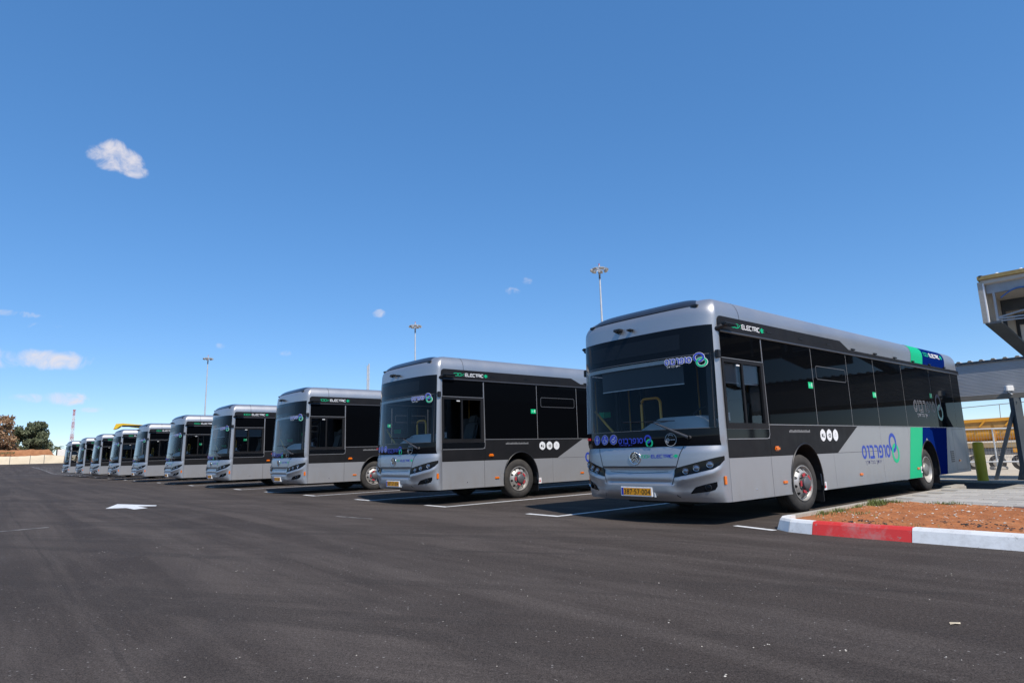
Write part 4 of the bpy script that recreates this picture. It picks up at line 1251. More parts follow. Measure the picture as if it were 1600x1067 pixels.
# ================================================================== KERB ISLAND
def paint_mat(name, c1, c2):
    m = mat(name, c1, .6); t = NT(m); co = t.coord('Object')
    f = t.noise(co, 7, 7, .72)
    g = t.noise(co, 1.8, 4, .6)
    a = t.mix(t.rng(g, .35, .7), c1, c2)
    g2 = t.noise(co, 30, 6, .75)
    a = t.mix(t.rng(t.noise(co, 3.3, 7, .75), .48, .72, 0, .55), a, (.38, .35, .31))
    t.base(t.mix(t.rng(t.math('ADD', f, t.math('MULTIPLY', g2, .35)), .80, .86), a, (.27, .25, .22)))
    t.bump(t.noise(co, 60, 5, .7), .25, .004)
    return m
M_KW = paint_mat('kerb_white', (.84, .83, .80), (.76, .75, .72))
M_KR = paint_mat('kerb_red', (.74, .035, .03), (.66, .045, .038))
M_CONC = mat('concrete', (.36, .33, .28), .9)
t = NT(M_CONC); co = t.coord('Object')
t.base(t.mix(t.rng(t.noise(co, 22, 5, .7), .45, .75, 0, .5), t.ramp(t.noise(co, 1.3, 6, .65), [(.3, (.36, .32, .26)), (.7, (.48, .43, .36))]), (.22, .2, .17)))
t.bump(t.noise(co, 70, 5, .7), .3, .004)
kerb = tag(mesh('kerb', [], [], M_CONC), kind='structure')
KH = .155
def kerb_stone(a, b, m, na, nb, wd=.18):
    """a, b outer (w, l) ends; na, nb inward directions"""
    P = []
    e = .004
    for (w, l), (nw, nl) in ((a, na), (b, nb)):
        for (i_, z) in ((0, -.02), (.052, KH - .03), (.078, KH), (wd, KH), (wd, -.02)):
            P.append(WL(w + nw * i_, l + nl * i_, z))
    tv = (P[5] - P[0]).normalized() * e
    P = [p + tv for p in P[:5]] + [p - tv for p in P[5:]]
    f = [(i, i + 1, i + 6, i + 5) for i in range(4)] + [(0, 4, 3, 2, 1), (5, 6, 7, 8, 9)]
    return fix_normals(mesh('kerb_stone', P, f, m, kerb))
cor = [(-.545, .66), (-.555, .44), (-.66, .22), (-.90, .06), (-1.235, .0)]
inn = [(-1, 0), (-.96, .28), (-.75, .66), (-.35, .94), (0, 1)]
for i in range(4): kerb_stone(cor[i], cor[i + 1], M_KW, inn[i], inn[i + 1])
w_ = -1.235
for k, m_ in enumerate((M_KR, M_KW, M_KR, M_KW, M_KR, M_KW)):
    kerb_stone((w_, .0), (w_ - 1.125, .0), m_, (0, 1), (0, 1)); w_ -= 1.125
l_ = .66
for k in range(7):
    kerb_stone((-.545, l_), (-.545, l_ + .98), M_CONC, (-1, 0), (-1, 0)); l_ += .98
W_IN = -.71

M_DIRT = mat('red_soil', (.26, .10, .04), .97)
t = NT(M_DIRT); co = t.coord('Object')
d1 = t.ramp(t.noise(co, 1.7, 7, .65), [(.3, (.36, .115, .034)), (.55, (.50, .18, .058)), (.75, (.58, .26, .105))])
d2 = t.mix(t.rng(t.noise(co, 14, 6, .7), .42, .7, 0, .75), d1, (.27, .09, .03))
vo = t.n('ShaderNodeTexVoronoi', {'Vector': co, 'Scale': 26.0})
sc = t.n('ShaderNodeSeparateColor', {'Color': vo.outputs['Color']})
pk = t.math('MULTIPLY', t.math('GREATER_THAN', sc.outputs[0], .95), t.math('LESS_THAN', vo.outputs['Distance'], .22))
t.base(t.mix(pk, d2, (.52, .45, .37)))
t.bump(t.noise(co, 22, 8, .75), .8, .03)
def dirt_h(w, l):
    p = Vector((w * 1.3, l * 1.3, 3))
    h = .03 * noise.noise(p) + .022 * noise.noise(p * 3.1) + .014 * noise.noise(p * 8) + .008 * noise.noise(p * 19)
    edge = min(1, max(0, (W_IN - w) / .3), max(0, (l - .19) / .3))
    return .115 + .035 * edge + h * (.35 + .65 * edge)
ds, df = [], []
NWD, NLD = 150, 66
for i in range(NWD + 1):
    w = W_IN - (7.2) * i / NWD
    for j in range(NLD + 1):
        l = .19 + 3.36 * j / NLD
        if i < 14: l = max(l, .19 + .30 * (1 - i / 14) ** 2)
        ds.append(WL(w, l, dirt_h(w, l)))
for i in range(NWD):
    for j in range(NLD):
        a = i * (NLD + 1) + j; df.append((a, a + NLD + 1, a + NLD + 2, a + 1))
do = mesh('soil_bed', ds, df, M_DIRT, None, 180)
if do.data.polygons[500].normal.z < 0: do.data.flip_normals()
tag(do, kind='structure')
# loose stones, clods and tarmac crumbs on the soil
random.seed(11)
def rock(mb, p, r, mi, flat=.6):
    n = 6; k = len(mb.v)
    ph = random.random() * 6
    for a in range(n):
        q = r * random.uniform(.7, 1.1); mb.v.append(p + Vector((q * cos(ph + a * 2 * pi / n), q * sin(ph + a * 2 * pi / n), random.uniform(-.1, .2) * r)))
    mb.v.append(p + Vector((random.uniform(-.3, .3) * r, random.uniform(-.3, .3) * r, r * flat)))
    for a in range(n): mb.f.append((k + a, k + (a + 1) % n, k + n)); mb.m.append(mi)
mb = MB()
for i in range(2600):
    w = random.uniform(-7.5, -.9); l = random.uniform(.3, 3.6)
    mi = random.choices((0, 1, 2), (2, 5, 3))[0]
    if mi == 2:
        l = random.gauss(.55, .22); w = random.uniform(-6.5, -1.5)
        if l < .25 or noise.noise(Vector((w * 1.5, l * 2, 0))) < .0: continue
    r = random.uniform(.007, .02) * (1.5 if random.random() < .06 else 1)
    rock(mb, WL(w, l, dirt_h(w, l) + .003), r, mi)
tag(mb.build('soil_stones', [noisy('pale_stone', (.50, .44, .36), (.62, .57, .50), 9, .9), noisy('clod', (.30, .12, .05), (.42, .2, .1), 9, .95), noisy('tar_crumb', (.02, .02, .02), (.05, .048, .045), 9, .9)]),
    'loose pale stones, clods and tarmac crumbs on the red soil', 'stones', kind='stuff')
# grass tufts along the kerb
M_GRASS = noisy('grass_green', (.07, .12, .025), (.20, .22, .06), 8, .8)
mb = MB()
for (cw, cl, sw, sl, n, hh) in ((-.92, 1.55, .08, .16, 120, .06), (-.95, 2.85, .12, .22, 420, .085), (-1.0, 3.40, .16, .06, 120, .05), (-1.75, 3.5, .22, .05, 120, .045), (-1.05, .80, .10, .15, 90, .05), (-2.1, .33, .4, .04, 50, .035), (-1.3, 1.2, .2, .3, 60, .04), (-.9, 2.2, .06, .2, 60, .05)):
    for i in range(n):
        w = min(W_IN - .01, random.gauss(cw, sw * .6)); l = max(.22, random.gauss(cl, sl * .6))
        p = WL(w, l, dirt_h(w, l)); h = hh * random.uniform(.4, 1.25); a = random.random() * 6.28
        ln = Vector((cos(a), sin(a), 0)) * h * random.uniform(.2, .8); s_ = Vector((-sin(a), cos(a), 0)) * .0045
        mb.add([p - s_, p + s_, p + ln * .5 + Vector((0, 0, h * .7)) + s_ * .7, p + ln * .5 + Vector((0, 0, h * .7)) - s_ * .7, p + ln + Vector((0, 0, h))], [(0, 1, 2, 3), (3, 2, 4)])
tag(mb.build('grass_tufts', M_GRASS), 'short green weeds growing along the kerb of the soil bed', 'grass', kind='stuff')
# concrete pavers behind the soil
M_PAV = [noisy('paver_%d' % i, tuple(c * k for c in (.38, .35, .31)), tuple(c * k for c in (.47, .44, .39)), 5, .9, bump=.25) for i, k in enumerate((.92, 1.0, 1.08))]
pav = tag(mesh('paving', [WL(w, l, .138) for w, l in ((-.71, 3.54), (-.71, 7.49), (-8, 7.49), (-8, 3.54))] + [WL(w, l, .138) for w, l in ((-1.42, 7.49), (-1.42, 12.19), (-8, 12.19), (-8, 7.49))],
                [(3, 2, 1, 0), (7, 6, 5, 4)], noisy('paver_bed', (.30, .27, .22), (.38, .34, .28), 6, .95)), kind='structure')
if pav.data.polygons[0].normal.z < 0: pav.data.flip_normals()
pm = []
for i in range(3):
    q = MB(); q.bbox(-.297, .297, -.197, .197, 0, .05, .008)
    o = q.build('paver', M_PAV[i], pav); pm.append(o)
first = [True] * 3
random.seed(4)
for r_ in range(21):
    l = 3.74 + .40 * r_
    for c_ in range(12):
        w = -1.02 - .60 * c_ - (.3 if r_ % 2 else 0)
        if l > 7.3 and w > -1.75: continue
        i = random.randrange(3)
        if first[i]: o = pm[i]; first[i] = False
        else: o = pm[i].copy(); C.objects.link(o)
        o.location = WL(w, l, .10 + random.uniform(-.003, .003)); o.rotation_euler = (0, 0, ROTZ)
# wheel stop and platform
mb = MB(); mb.bbox(-.11, .11, -.5, .5, 0, .14, .03)
ws_ = mb.build('wheel_stop', M_CONC); ws_.location = WL(-.46, 8.5, .003); ws_.rotation_euler = (0, 0, ROTZ)
tag(ws_, 'low concrete block on the asphalt beside the rear wheel of the bus', 'block')
pl = MB(); pts = [(4.0, 12.2), (-9, 12.2), (-9, 15.2), (4.0, 15.2)]
pl.add([WL(w, l, z) for z in (-.05, .05) for w, l in pts], [(4, 5, 6, 7), (0, 1, 5, 4), (1, 2, 6, 5), (2, 3, 7, 6), (3, 0, 4, 7)])
po = fix_normals(pl.build('pavement_platform', M_CONC)); tag(po, kind='structure')

# ================================================================== CHARGING CANOPIES
A_ = DV; B_ = NV
M_GALV = noisy('galvanised_steel', (.30, .31, .325), (.42, .43, .44), 3, .5, .55, r2=.62)
M_CLAD = noisy('cladding_grey', (.48, .49, .50), (.55, .55, .56), 1.5, .5, .1)
M_CREAM = noisy('panel_cream', (.50, .47, .41), (.56, .53, .47), 2, .7)
M_TAN = noisy('foam_edge', (.30, .215, .085), (.42, .31, .13), 14, .95)
M_STEEL = noisy('painted_steel', (.055, .068, .082), (.085, .10, .115), 2, .6, .1)
E0 = WL(-1.50, 8.62)                                # near left corner of the high canopy
def CP(u, a, z): return E0 - B_ * u + A_ * a + Vector((0, 0, z - (.155 * a if z > 1 else 0)))     # u to the right, a rearwards; the box tips down to the rear
def cbox(mb, u0, u1, a0, a1, z0, z1, mi=0):
    v = [CP(u, a, z) for z in (z0, z1) for a in (a0, a1) for u in (u0, u1)]
    mb.add(v, [(0, 2, 3, 1), (4, 5, 7, 6), (0, 1, 5, 4), (2, 6, 7, 3), (0, 4, 6, 2), (1, 3, 7, 5)], mi); return mb
ZB, ZTOP, WC, LC = 3.66, 4.62, 5.2, 3.5  # extra width out of view added to block sky light from the bus tail
can = empty('charging_canopy', CP(4.6, 2, .0)); 
def cpart(mb, name, mats, parent=None, sm=None):
    o = fix_normals(mb.build(name, mats, None, sm))
    o.parent = can; o.matrix_parent_inverse = Matrix.Translation(-can.location)
    return o
can.rotation_euler = (0, 0, 0)
tag(can, 'high open-ended metal canopy box with cream lining and tan roof edge', 'canopy')
# corrugated outer wall on the left
mb = MB(); prof = []
nz = 0
for i in range(int(LC / .1)):
    a = i * .1
    prof += [(a, .0), (a + .05, .0), (a + .06, -.022), (a + .09, -.022)]
v = []
for a, u in prof: v += [CP(u - .035, a, ZB), CP(u - .035, a, ZTOP - .08)]
mb.add(v, [(2 * i, 2 * i + 1, 2 * i + 3, 2 * i + 2) for i in range(len(prof) - 1)])
cpart(mb, 'wall_cladding', M_CLAD)
mb = MB(); cbox(mb, .0, .035, .02, LC, ZB, ZTOP - .08); cpart(mb, 'wall_lining', M_CREAM)
mb = MB(); cbox(mb, WC - .05, WC, .02, LC, ZB, ZTOP - .08); cpart(mb, 'wall_lining', M_CREAM)
mb = MB(); cbox(mb, -.06, .03, -.02, .02, ZB - .02, ZTOP - .06); cpart(mb, 'corner_trim', noisy('trim_ribbed', (.34, .31, .27), (.46, .43, .38), 40, .7))
mb = MB(); cbox(mb, .032, .055, -.02, .05, ZB - .02, ZTOP - .10); cpart(mb, 'corner_trim', M_WHITE)
mb = MB(); cbox(mb, -.04, WC + .04, -.06, LC, ZTOP - .02, ZTOP + .06); cpart(mb, 'roof_sheet', M_TAN)
mb = MB(); cbox(mb, .0, WC, .0, LC, ZTOP - .10, ZTOP - .024); cpart(mb, 'ceiling', M_CREAM)
for i in range(12):
    mb = MB(); c_ = CP(.32 + .42 * i, .0, ZTOP + .06); mb.lathe([(0, .045), (.02, .04), (.035, .02), (.038, .001)], 10, 'Z', org=c_); cpart(mb, 'roof_cap', M_WHITE, sm=60)
mb = MB(); mb.lathe([(0, .05), (.03, .045), (.045, .001)], 10, 'Z', org=CP(.02, -.02, ZTOP + .05)); cpart(mb, 'roof_cap', M_BLACK, sm=60)
mb = MB(); cbox(mb, .06, WC - .06, .10, .16, ZTOP - .30, ZTOP - .10); cpart(mb, 'end_beam', M_GALV)
for u in (.16, .75, 1.6, 2.6, 3.6, 4.6):
    mb = MB(); cbox(mb, u, u + .045, .10, .15, ZB + .02, ZTOP - .30); cpart(mb, 'hanger', M_GALV)
for a in (1.3, 2.5):
    mb = MB(); cbox(mb, .04, WC - .05, a, a + .12, ZTOP - .34, ZTOP - .10); cpart(mb, 'cross_beam', M_STEEL)
    mb = MB(); cbox(mb, .036, .10, a, a + .06, ZB, ZTOP - .34); cpart(mb, 'hanger', M_STEEL)
mb = MB(); cbox(mb, -.03, .26, .0, LC, ZB - .05, ZB - .002); cpart(mb, 'bottom_flange', M_STEEL)
mb = MB(); cbox(mb, WC - .26, WC + .03, .0, LC, ZB - .05, ZB - .002); cpart(mb, 'bottom_flange', M_STEEL)
for za, zb in ((.10, .34), (.08, .06), (.03, -.02)):
    mb = MB(); mb.bar(CP(.16, .12, ZB + za), CP(1.5, .25, ZB + zb + .05), .03, .03); cpart(mb, 'brace', M_GALV)
mb = MB()
mb.tube([CP(.30 + .38 * i / 10, .09, ZTOP - .44 + .16 * sin(pi * (i / 10) * .55)) for i in range(11)] + [CP(1.1, .09, ZTOP - .30)], .014, 8); cpart(mb, 'blue_conduit', mat('conduit_blue', (.02, .12, .38), .5), sm=60)
mb = MB(); mb.tube([CP(1.0 + .22 * cos(a), .5, ZB + .25 + .22 * sin(a)) for a in [2 * pi * i / 20 for i in range(21)]], .02, 6); cpart(mb, 'cable_loop', M_BLACK, sm=60)
mb = MB(); cbox(mb, .8, 2.2, 1.0, 2.4, ZB + .1, ZB + .5); cpart(mb, 'charging_hood', M_STEEL)
for a in (.6, 3.2):
    mb = MB(); mb.bar(CP(4.6, a, .0), CP(4.6, a, ZB), .16, .16); cpart(mb, 'column', M_STEEL)

# low canopy with corrugated fascia
F0 = WL(5.0, 13.12)
def FP(u, a, z): return F0 - B_ * u + A_ * a + Vector((0, 0, z))
low = empty('shelter_roof', FP(5.9, 1.0, .05))
tag(low, 'low grey shelter with horizontally corrugated fascia on a steel column', 'shelter')
def fpart(mb, name, mats, sm=None):
    o = fix_normals(mb.build(name, mats, None, sm)); o.parent = low; o.matrix_parent_inverse = Matrix.Translation(-low.location); return o
def fbox(mb, u0, u1, a0, a1, z0, z1, mi=0):
    v = [FP(u, a, z) for z in (z0, z1) for a in (a0, a1) for u in (u0, u1)]
    mb.add(v, [(0, 2, 3, 1), (4, 5, 7, 6), (0, 1, 5, 4), (2, 6, 7, 3), (0, 4, 6, 2), (1, 3, 7, 5)], mi); return mb
mb = MB(); prof = []
z = 2.34
while z < 3.20:
    prof += [(z, 0), (z + .018, 0), (z + .024, .014), (z + .034, .014)]; z += .04
v = []
for z, a in prof: v += [FP(0, a, z), FP(12, a, z)]
mb.add(v, [(2 * i, 2 * i + 1, 2 * i + 3, 2 * i + 2) for i in range(len(prof) - 1)])
fpart(mb, 'fascia', M_CLAD)
mb = MB(); fbox(mb, 0, 12, .03, .10, 2.32, 3.22); fpart(mb, 'fascia_frame', M_STEEL)
mb = MB(); fbox(mb, -.01, 12, -.02, .38, 2.21, 2.335); fpart(mb, 'soffit_beam', noisy('soffit_tan', (.20, .18, .15), (.27, .24, .2), 3, .7))
mb = MB(); prof = []
u = -.06
while u < 12:
    prof += [(u, 3.285), (u + .14, 3.285), (u + .17, 3.325), (u + .23, 3.325), (u + .26, 3.285)]; u += .27
v = []
for u, z in prof: v += [FP(u, -.055, z), FP(u, 4.0, z - .10)]
mb.add(v, [(2 * i, 2 * i + 1, 2 * i + 3, 2 * i + 2) for i in range(len(prof) - 1)])
fpart(mb, 'roof_sheet', M_CLAD)
mb = MB(); fbox(mb, -.06, 12, -.045, .02, 3.225, 3.28); fpart(mb, 'roof_edge', M_STEEL)
for u in (.6, 5.87, 11.2):
    mb = MB(); mb.bar(FP(u, .0, .05), FP(u, .0, 2.21), .20, .16)
    mb.add([FP(u + s_ * .22, .0 + q, .052 + h) for q in (-.01, .01) for s_, h in ((-1, 0), (-.4, 0), (-.4, .5))], [(0, 1, 2), (5, 4, 3), (0, 3, 4, 1), (1, 4, 5, 2), (2, 5, 3, 0)])
    fpart(mb, 'column', M_STEEL)
    mb = MB(); mb.bar(FP(u - .67, -.08, .05), FP(u + .02, -.05, 2.12), .085, .085); fpart(mb, 'brace', M_STEEL)
mb = MB(); q = FP(5.78, -.05, 2.44)
mb.bbox(q.x - .10, q.x + .10, q.y - .07, q.y + .04, q.z - .05, q.z + .10, .015); mb.bar(q + Vector((0, .02, -.05)), FP(5.84, -.02, 2.30), .03, .03); fpart(mb, 'flood_lamp', M_WHITE)

# bollard
mb = MB(); mb.lathe([(0, .125), (.96, .125), (1.0, .115), (1.015, .08), (1.02, .001)], 24, 'Z'); 
bo_ = mb.build('bollard', noisy('bollard_yellow', (.46, .34, .01), (.54, .41, .02), 3, .6), None, 50)
bo_.location = WL(-.06, 12.4, .05); tag(bo_, 'thick yellow bollard behind the rear corner of the bus', 'bollard')

# ================================================================== BEHIND THE YARD, RIGHT
def at(px, py_unused, dist):
    d_ = cam_dir(px, 688); h_ = Vector((d_.x, d_.y, 0)).normalized() * dist
    q = h_ - Vector((B0.x, B0.y, 0)); return Vector((h_.x, h_.y, ground_h(q.dot(NV), q.dot(DV)) - .03))
def az_right(px):
    d_ = cam_dir(px, 688); return Vector((d_.y, -d_.x, 0)).normalized()
# mesh fence panels
M_FENCE = noisy('fence_white', (.66, .66, .64), (.74, .74, .72), 4, .5)
M_WIRE = mat('fence_wire', (.3, .3, .3), .5, .3)
rt = az_right(1560)
for k, (px, lab) in enumerate(((1484, 'white framed mesh fence panel behind the bus rear'), (1551, 'white framed mesh fence panel standing behind the shelter brace'), (1620, 'white framed mesh fence panel out beyond the shelter column'))):
    p0 = at(px, 0, 41); wdt = 2.45 if k else 2.9
    fe = empty('mesh_fence', p0); tag(fe, lab, 'fence', 'temporary fence panels in the sand')
    def fpt(u, z): return rt * u + Vector((0, 0, z))
    for (ua, za, ub, zb) in ((.05, .0, .05, 2.05), (wdt, .0, wdt, 2.05), (.05, 2.05, wdt, 2.05), (.05, .38, wdt, .38)):
        mb = MB(); mb.tube([fpt(ua, za), fpt(ub, zb)], .035, 6); mb.build('frame_tube', M_FENCE, fe, 60)
    mb = MB()
    for i in range(1, 24): mb.bar(fpt(.05 + (wdt - .05) * i / 24, .40), fpt(.05 + (wdt - .05) * i / 24, 2.03), .006, .006)
    for i in range(1, 8): mb.bar(fpt(.07, .4 + 1.63 * i / 8), fpt(wdt - .02, .4 + 1.63 * i / 8), .006, .006)
    wm = mb.build('mesh_wires', M_WIRE, fe); wm['kind'] = 'stuff'
    mb = MB(); mb.bbox(-.25, .45, -.2, .2, .0, .16, .03); mb.build('foot_block', M_CONC, fe)
# yellow machine
M_YEL = noisy('machine_yellow', (.62, .27, .016), (.70, .33, .028), 1.2, .5, r2=.65)
M_YEL2 = noisy('machine_orange_brown', (.36, .19, .05), (.48, .26, .07), 3, .7)
mc0 = at(1490, 0, 62); mr = az_right(1560)
crane = empty('mobile_crane', mc0, 0); tag(crane, 'long yellow mobile crane truck standing on the sand behind the fence', 'crane')
crane.rotation_euler = (0, 0, atan2(mr.y, mr.x))
gz = 0.0
def mpart(mb, name, m, sm=None): o = mb.build(name, m, crane, sm); return o
mb = MB(); mb.bbox(-1, 13, -1.2, 1.2, 1.15, 1.65, .05); mpart(mb, 'chassis', mat('chassis_grey', (.12, .12, .12), .7))
mb = MB(); mb.bbox(-1, 13, -1.3, 1.3, 1.66, 2.05, .05); mpart(mb, 'deck', noisy('deck_grey', (.3, .2, .09), (.42, .3, .15), 1.2, .7))
mb = MB(); mb.bbox(3.6, 12.9, -1.32, 1.32, 1.30, 1.62, .04); mpart(mb, 'side_rail', M_YEL)
mb = MB(); mb.tube([(-1.4, -.3, 2.75), (13.5, -.3, 2.95)], .62, 20); mpart(mb, 'boom_tube', M_YEL, 50)
for i in range(6):
    mb = MB(); mb.bbox(.3 + 2.2 * i, .55 + 2.2 * i, -1.0, .4, 2.10 + .03 * i, 3.42 + .03 * i, .03); mpart(mb, 'saddle', M_YEL)
mb = MB(); mb.bar((-1.4, -.75, 3.30), (13.5, -.75, 3.75), .5, .55); mpart(mb, 'lattice_boom', M_YEL2)
mb = MB(); mb.bar((-1.4, -.8, 3.66), (13.5, -.8, 4.1), .6, .24); mpart(mb, 'top_beam', M_YEL)
for i in range(8):
    x = .2 + 1.6 * i; mb = MB(); mb.bar((x, -1.1, 3.2 + .03 * x), (x + .35, -1.1, 3.62 + .03 * x), .12, .12); mpart(mb, 'rib', M_YEL)
mb = MB(); mb.bbox(5.2, 7.0, -1.2, .9, 2.1, 3.9, .08); mpart(mb, 'turret', M_YEL)
mb = MB()
pts = [(-.3, -.8, 3.8), (-.1, -.8, 4.75), (9, -.8, 5.25)]
mb.tube(pts, .03, 6); mpart(mb, 'hand_rail', mat('rail_grey', (.25, .24, .22), .6), 60)
for x in (.5, 3.2, 6.0, 8.5):
    mb = MB(); mb.tube([(x, -.8, 3.8 + .03 * x), (x + .05, -.8, 4.78 + .055 * x)], .025, 6); mpart(mb, 'rail_post', MATS['rail_grey'], 60)
for x in (1.2, 2.6, 4.0, 7.5, 9.0, 10.5):
    for y in (-1.05, 1.05):
        mb = MB(); mb.lathe([(-.18, .001), (-.18, .28), (-.15, .30), (-.16, .5), (-.10, .55), (.10, .55), (.16, .5), (.15, .30), (.18, .28), (.18, .001)], 20, 'Y', org=(x, y, .55), mis=[1, 1, 0, 0, 0, 0, 0, 1, 1]); mpart(mb, 'wheel', [M_TYRE, noisy('hub_dust', (.3, .27, .22), (.4, .36, .3), 4, .8)], 50)
# a second yellow boom showing over the far buses
jib_p = WL(66, 26, 0)
jb = empty('excavator_boom', jib_p); tag(jb, 'yellow excavator boom rising above the roofs of the far buses', 'excavator')
rj = Vector((jib_p.y, -jib_p.x, 0)).normalized(); jb.rotation_euler = (0, 0, atan2(rj.y, rj.x))
d_ = (Vector((jib_p.x, jib_p.y, 0))).length
def jz(py, px): e = cam_dir(px, py); return CAM_H + e.z / sqrt(e.x ** 2 + e.y ** 2) * d_
def jx(px):
    e = cam_dir(px, 660); e2 = Vector((jib_p.x, jib_p.y, 0)).normalized(); a_ = atan2(e.x, e.y) - atan2(e2.x, e2.y); return math.tan(a_) * d_
X0, X1 = jx(179), jx(217); Z1, Z0 = jz(658.5, 190), jz(668.5, 182)
mb = MB(); mb.add([(X0, -.3, Z0), (X0 + .35, -.3, Z0 + .1), (X0 + .7, -.3, Z1 - .28), (X1 + 3, -.3, Z1 - 1.0), (X1 + 3, -.3, Z1 - .45), (X0 + .9, -.3, Z1), (X0 + .25, -.3, Z1 - .05)] + [(X0, .3, Z0), (X0 + .35, .3, Z0 + .1), (X0 + .7, .3, Z1 - .28), (X1 + 3, .3, Z1 - 1.0), (X1 + 3, .3, Z1 - .45), (X0 + .9, .3, Z1), (X0 + .25, .3, Z1 - .05)],
              [tuple(range(7)), tuple(range(13, 6, -1))] + [(i, i + 7, (i + 1) % 7 + 7, (i + 1) % 7) for i in range(7)])
fix_normals(mb.build('boom', mat('jib_yellow', (.75, .48, .02), .5), jb))
mb = MB(); mb.tube([(X0 + .9, -.35, Z1 - .30), (X0 + 3.2, -.35, Z1 - .34)], .10, 8); mb.build('hydraulic_ram', M_BLACK, jb, 60)
mb = MB(); mb.bbox(X1 + 1.5, X1 + 5, -1.4, 1.4, .5, Z1 - .6, .1); mb.build('cab_house', MATS['jib_yellow'], jb)
mb = MB(); mb.bbox(X1 + .5, X1 + 6, -1.6, 1.6, .0, .9, .15); mb.build('tracks', M_BLACK, jb)

# ================================================================== FLOODLIGHT MASTS
M_MAST = noisy('mast_galvanised', (.50, .51, .52), (.62, .62, .62), 2, .5, .3)
def mast(name, w, l, top, label, heads=7, r=.13, rh=.55):
    p = WL(w, l, ground_h(w, l)); ro = empty(name, p); H = top - p.z
    tag(ro, label, 'light mast', 'tall floodlight masts behind the buses')
    mb = MB(); mb.tube([(0, 0, 0), (0, 0, H * .5), (0, 0, H - .9)], [r, r * .75, r * .5], 12); mb.build('pole', M_MAST, ro, 60)
    mb = MB(); mb.tube([(0, 0, H - 1.3), (0, 0, H - .75)], r * .62, 10); mb.build('collar', mat('mast_dark', (.10, .10, .11), .6), ro, 60)
    mb = MB(); mb.tube([(rh * cos(2 * pi * i / 16), rh * sin(2 * pi * i / 16), H - .45) for i in range(17)], .03, 6); mb.build('head_ring', M_MAST, ro, 60)
    for i in range(3):
        a = pi * i / 3; mb = MB(); mb.bar((rh * cos(a), rh * sin(a), H - .47), (-rh * cos(a), -rh * sin(a), H - .47), .04, .04); mb.build('spoke', M_MAST, ro)
    for i in range(heads):
        a = 2 * pi * i / heads + .4; mb = MB(); mb.bbox(-.19, .19, -.09, .11, -.10, .10, .03)
        m_ = Matrix.Translation((rh * 1.15 * cos(a), rh * 1.15 * sin(a), H - .55)) @ Matrix.Rotation(a - pi / 2, 4, 'Z') @ Matrix.Rotation(radians(-35), 4, 'X')
        mb.v = [m_ @ v for v in mb.v]; mb.build('floodlight', noisy('floodlight_grey', (.34, .33, .32), (.46, .45, .43), 5, .5, .2), ro)
    mb = MB(); mb.tube([(0, 0, H - .75), (0, 0, H - .1)], .06, 8); mb.lathe([(0, .06), (.08, .06), (.1, .001)], 10, 'Z', org=(0, 0, H - .1), mi=1); mb.build('beacon', [M_MAST, M_RED], ro, 60)
mast('floodlight_mast', 28.6, 30.1, 16.4, 'tall floodlight mast rising behind the bus next to the kerb')
mast('floodlight_mast', 57.2, 29.8, 16.5, 'tall floodlight mast rising behind the second bus from the kerb')
mast('floodlight_mast', 92.2, 16.3, 16.25, 'tall thin floodlight mast rising behind the fifth bus from the kerb', rh=.5)
p = WL(69.2, 30, 0)
ro = empty('signal_pole', p); tag(ro, 'pair of pale slim poles standing behind the third bus from the kerb', 'pole')
for dx in (-.12, .12):
    mb = MB(); mb.tube([(dx * NV.x * 0 + dx, 0, 0), (dx * .8, 0, 12.95 + dx)], .085, 8); mb.build('pole', M_MAST, ro, 60)
mb = MB(); mb.box(-.2, .2, -.08, .08, 11.0, 11.1); mb.build('clamp', M_MAST, ro)

# ================================================================== FAR END OF THE YARD, LEFT
def far(px, dist, z=None):
    d_ = cam_dir(px, 728); return Vector((d_.x, d_.y, 0)).normalized() * dist
def fz(px, py, dist):
    e = cam_dir(px, py); return CAM_H + e.z / sqrt(e.x ** 2 + e.y ** 2) * dist
# sand bank with a broken top edge
M_BANK = mat('sand_bank', (.62, .50, .34), .95)
t = NT(M_BANK); co = t.coord('Object')
b1 = t.ramp(t.noise(co, .35, 6, .65), [(.3, (.60, .48, .32)), (.7, (.72, .61, .45))])
t.base(t.mix(t.rng(t.noise(co, 1.4, 6, .7), .5, .75, 0, .5), b1, (.5, .38, .24)))
t.bump(t.noise(co, 2.2, 7, .7), .6, .15)
def bank(name, wbase, l0, l1, step, hfun, depth, m, zoff=0.0):
    v, f = [], []; n = int((l1 - l0) / step)
    rows = [(0, 0), (.25, .35), (.5, .7), (.85, .97), (1.4, 1.0), (depth, 1.0), (depth + 2, .2)]
    for i in range(n + 1):
        l = l0 + step * i; h = hfun(l)
        for dw, q in rows:
            jit = noise.noise(Vector((l * .5, dw * 2, wbase))) * .25
            v.append(WL(wbase + dw + jit, l, ground_h(wbase, l) + zoff - .05 + h * q))
    k = len(rows)
    for i in range(n):
        for j in range(k - 1): f.append((i * k + j, i * k + j + 1, (i + 1) * k + j + 1, (i + 1) * k + j))
    o = mesh(name, v, f, m, None, 60); return fix_normals(o)
def h_s(l): return 1.75 + .35 * noise.noise(Vector((l * .15, 1, 0))) + .18 * noise.noise(Vector((l * .7, 4, 0)))
tag(bank('sand_bank', 172, -90, 90, .6, h_s, 9, M_BANK), 'low cream sand bank closing the far end of the yard', 'bank')
M_REDB = mat('red_bank', (.32, .13, .05), .95)
t = NT(M_REDB); co = t.coord('Object')
t.base(t.ramp(t.noise(co, .5, 7, .7), [(.3, (.22, .085, .035)), (.6, (.40, .18, .08)), (.8, (.5, .3, .17))]))
t.bump(t.noise(co, 1.5, 7, .7), .7, .2)
def h_r(l): return (1.55 + .5 * noise.noise(Vector((l * .22, 7, 0))) + .25 * noise.noise(Vector((l * .9, 2, 0)))) * (1 - sstep(5.0, 6.5, l))
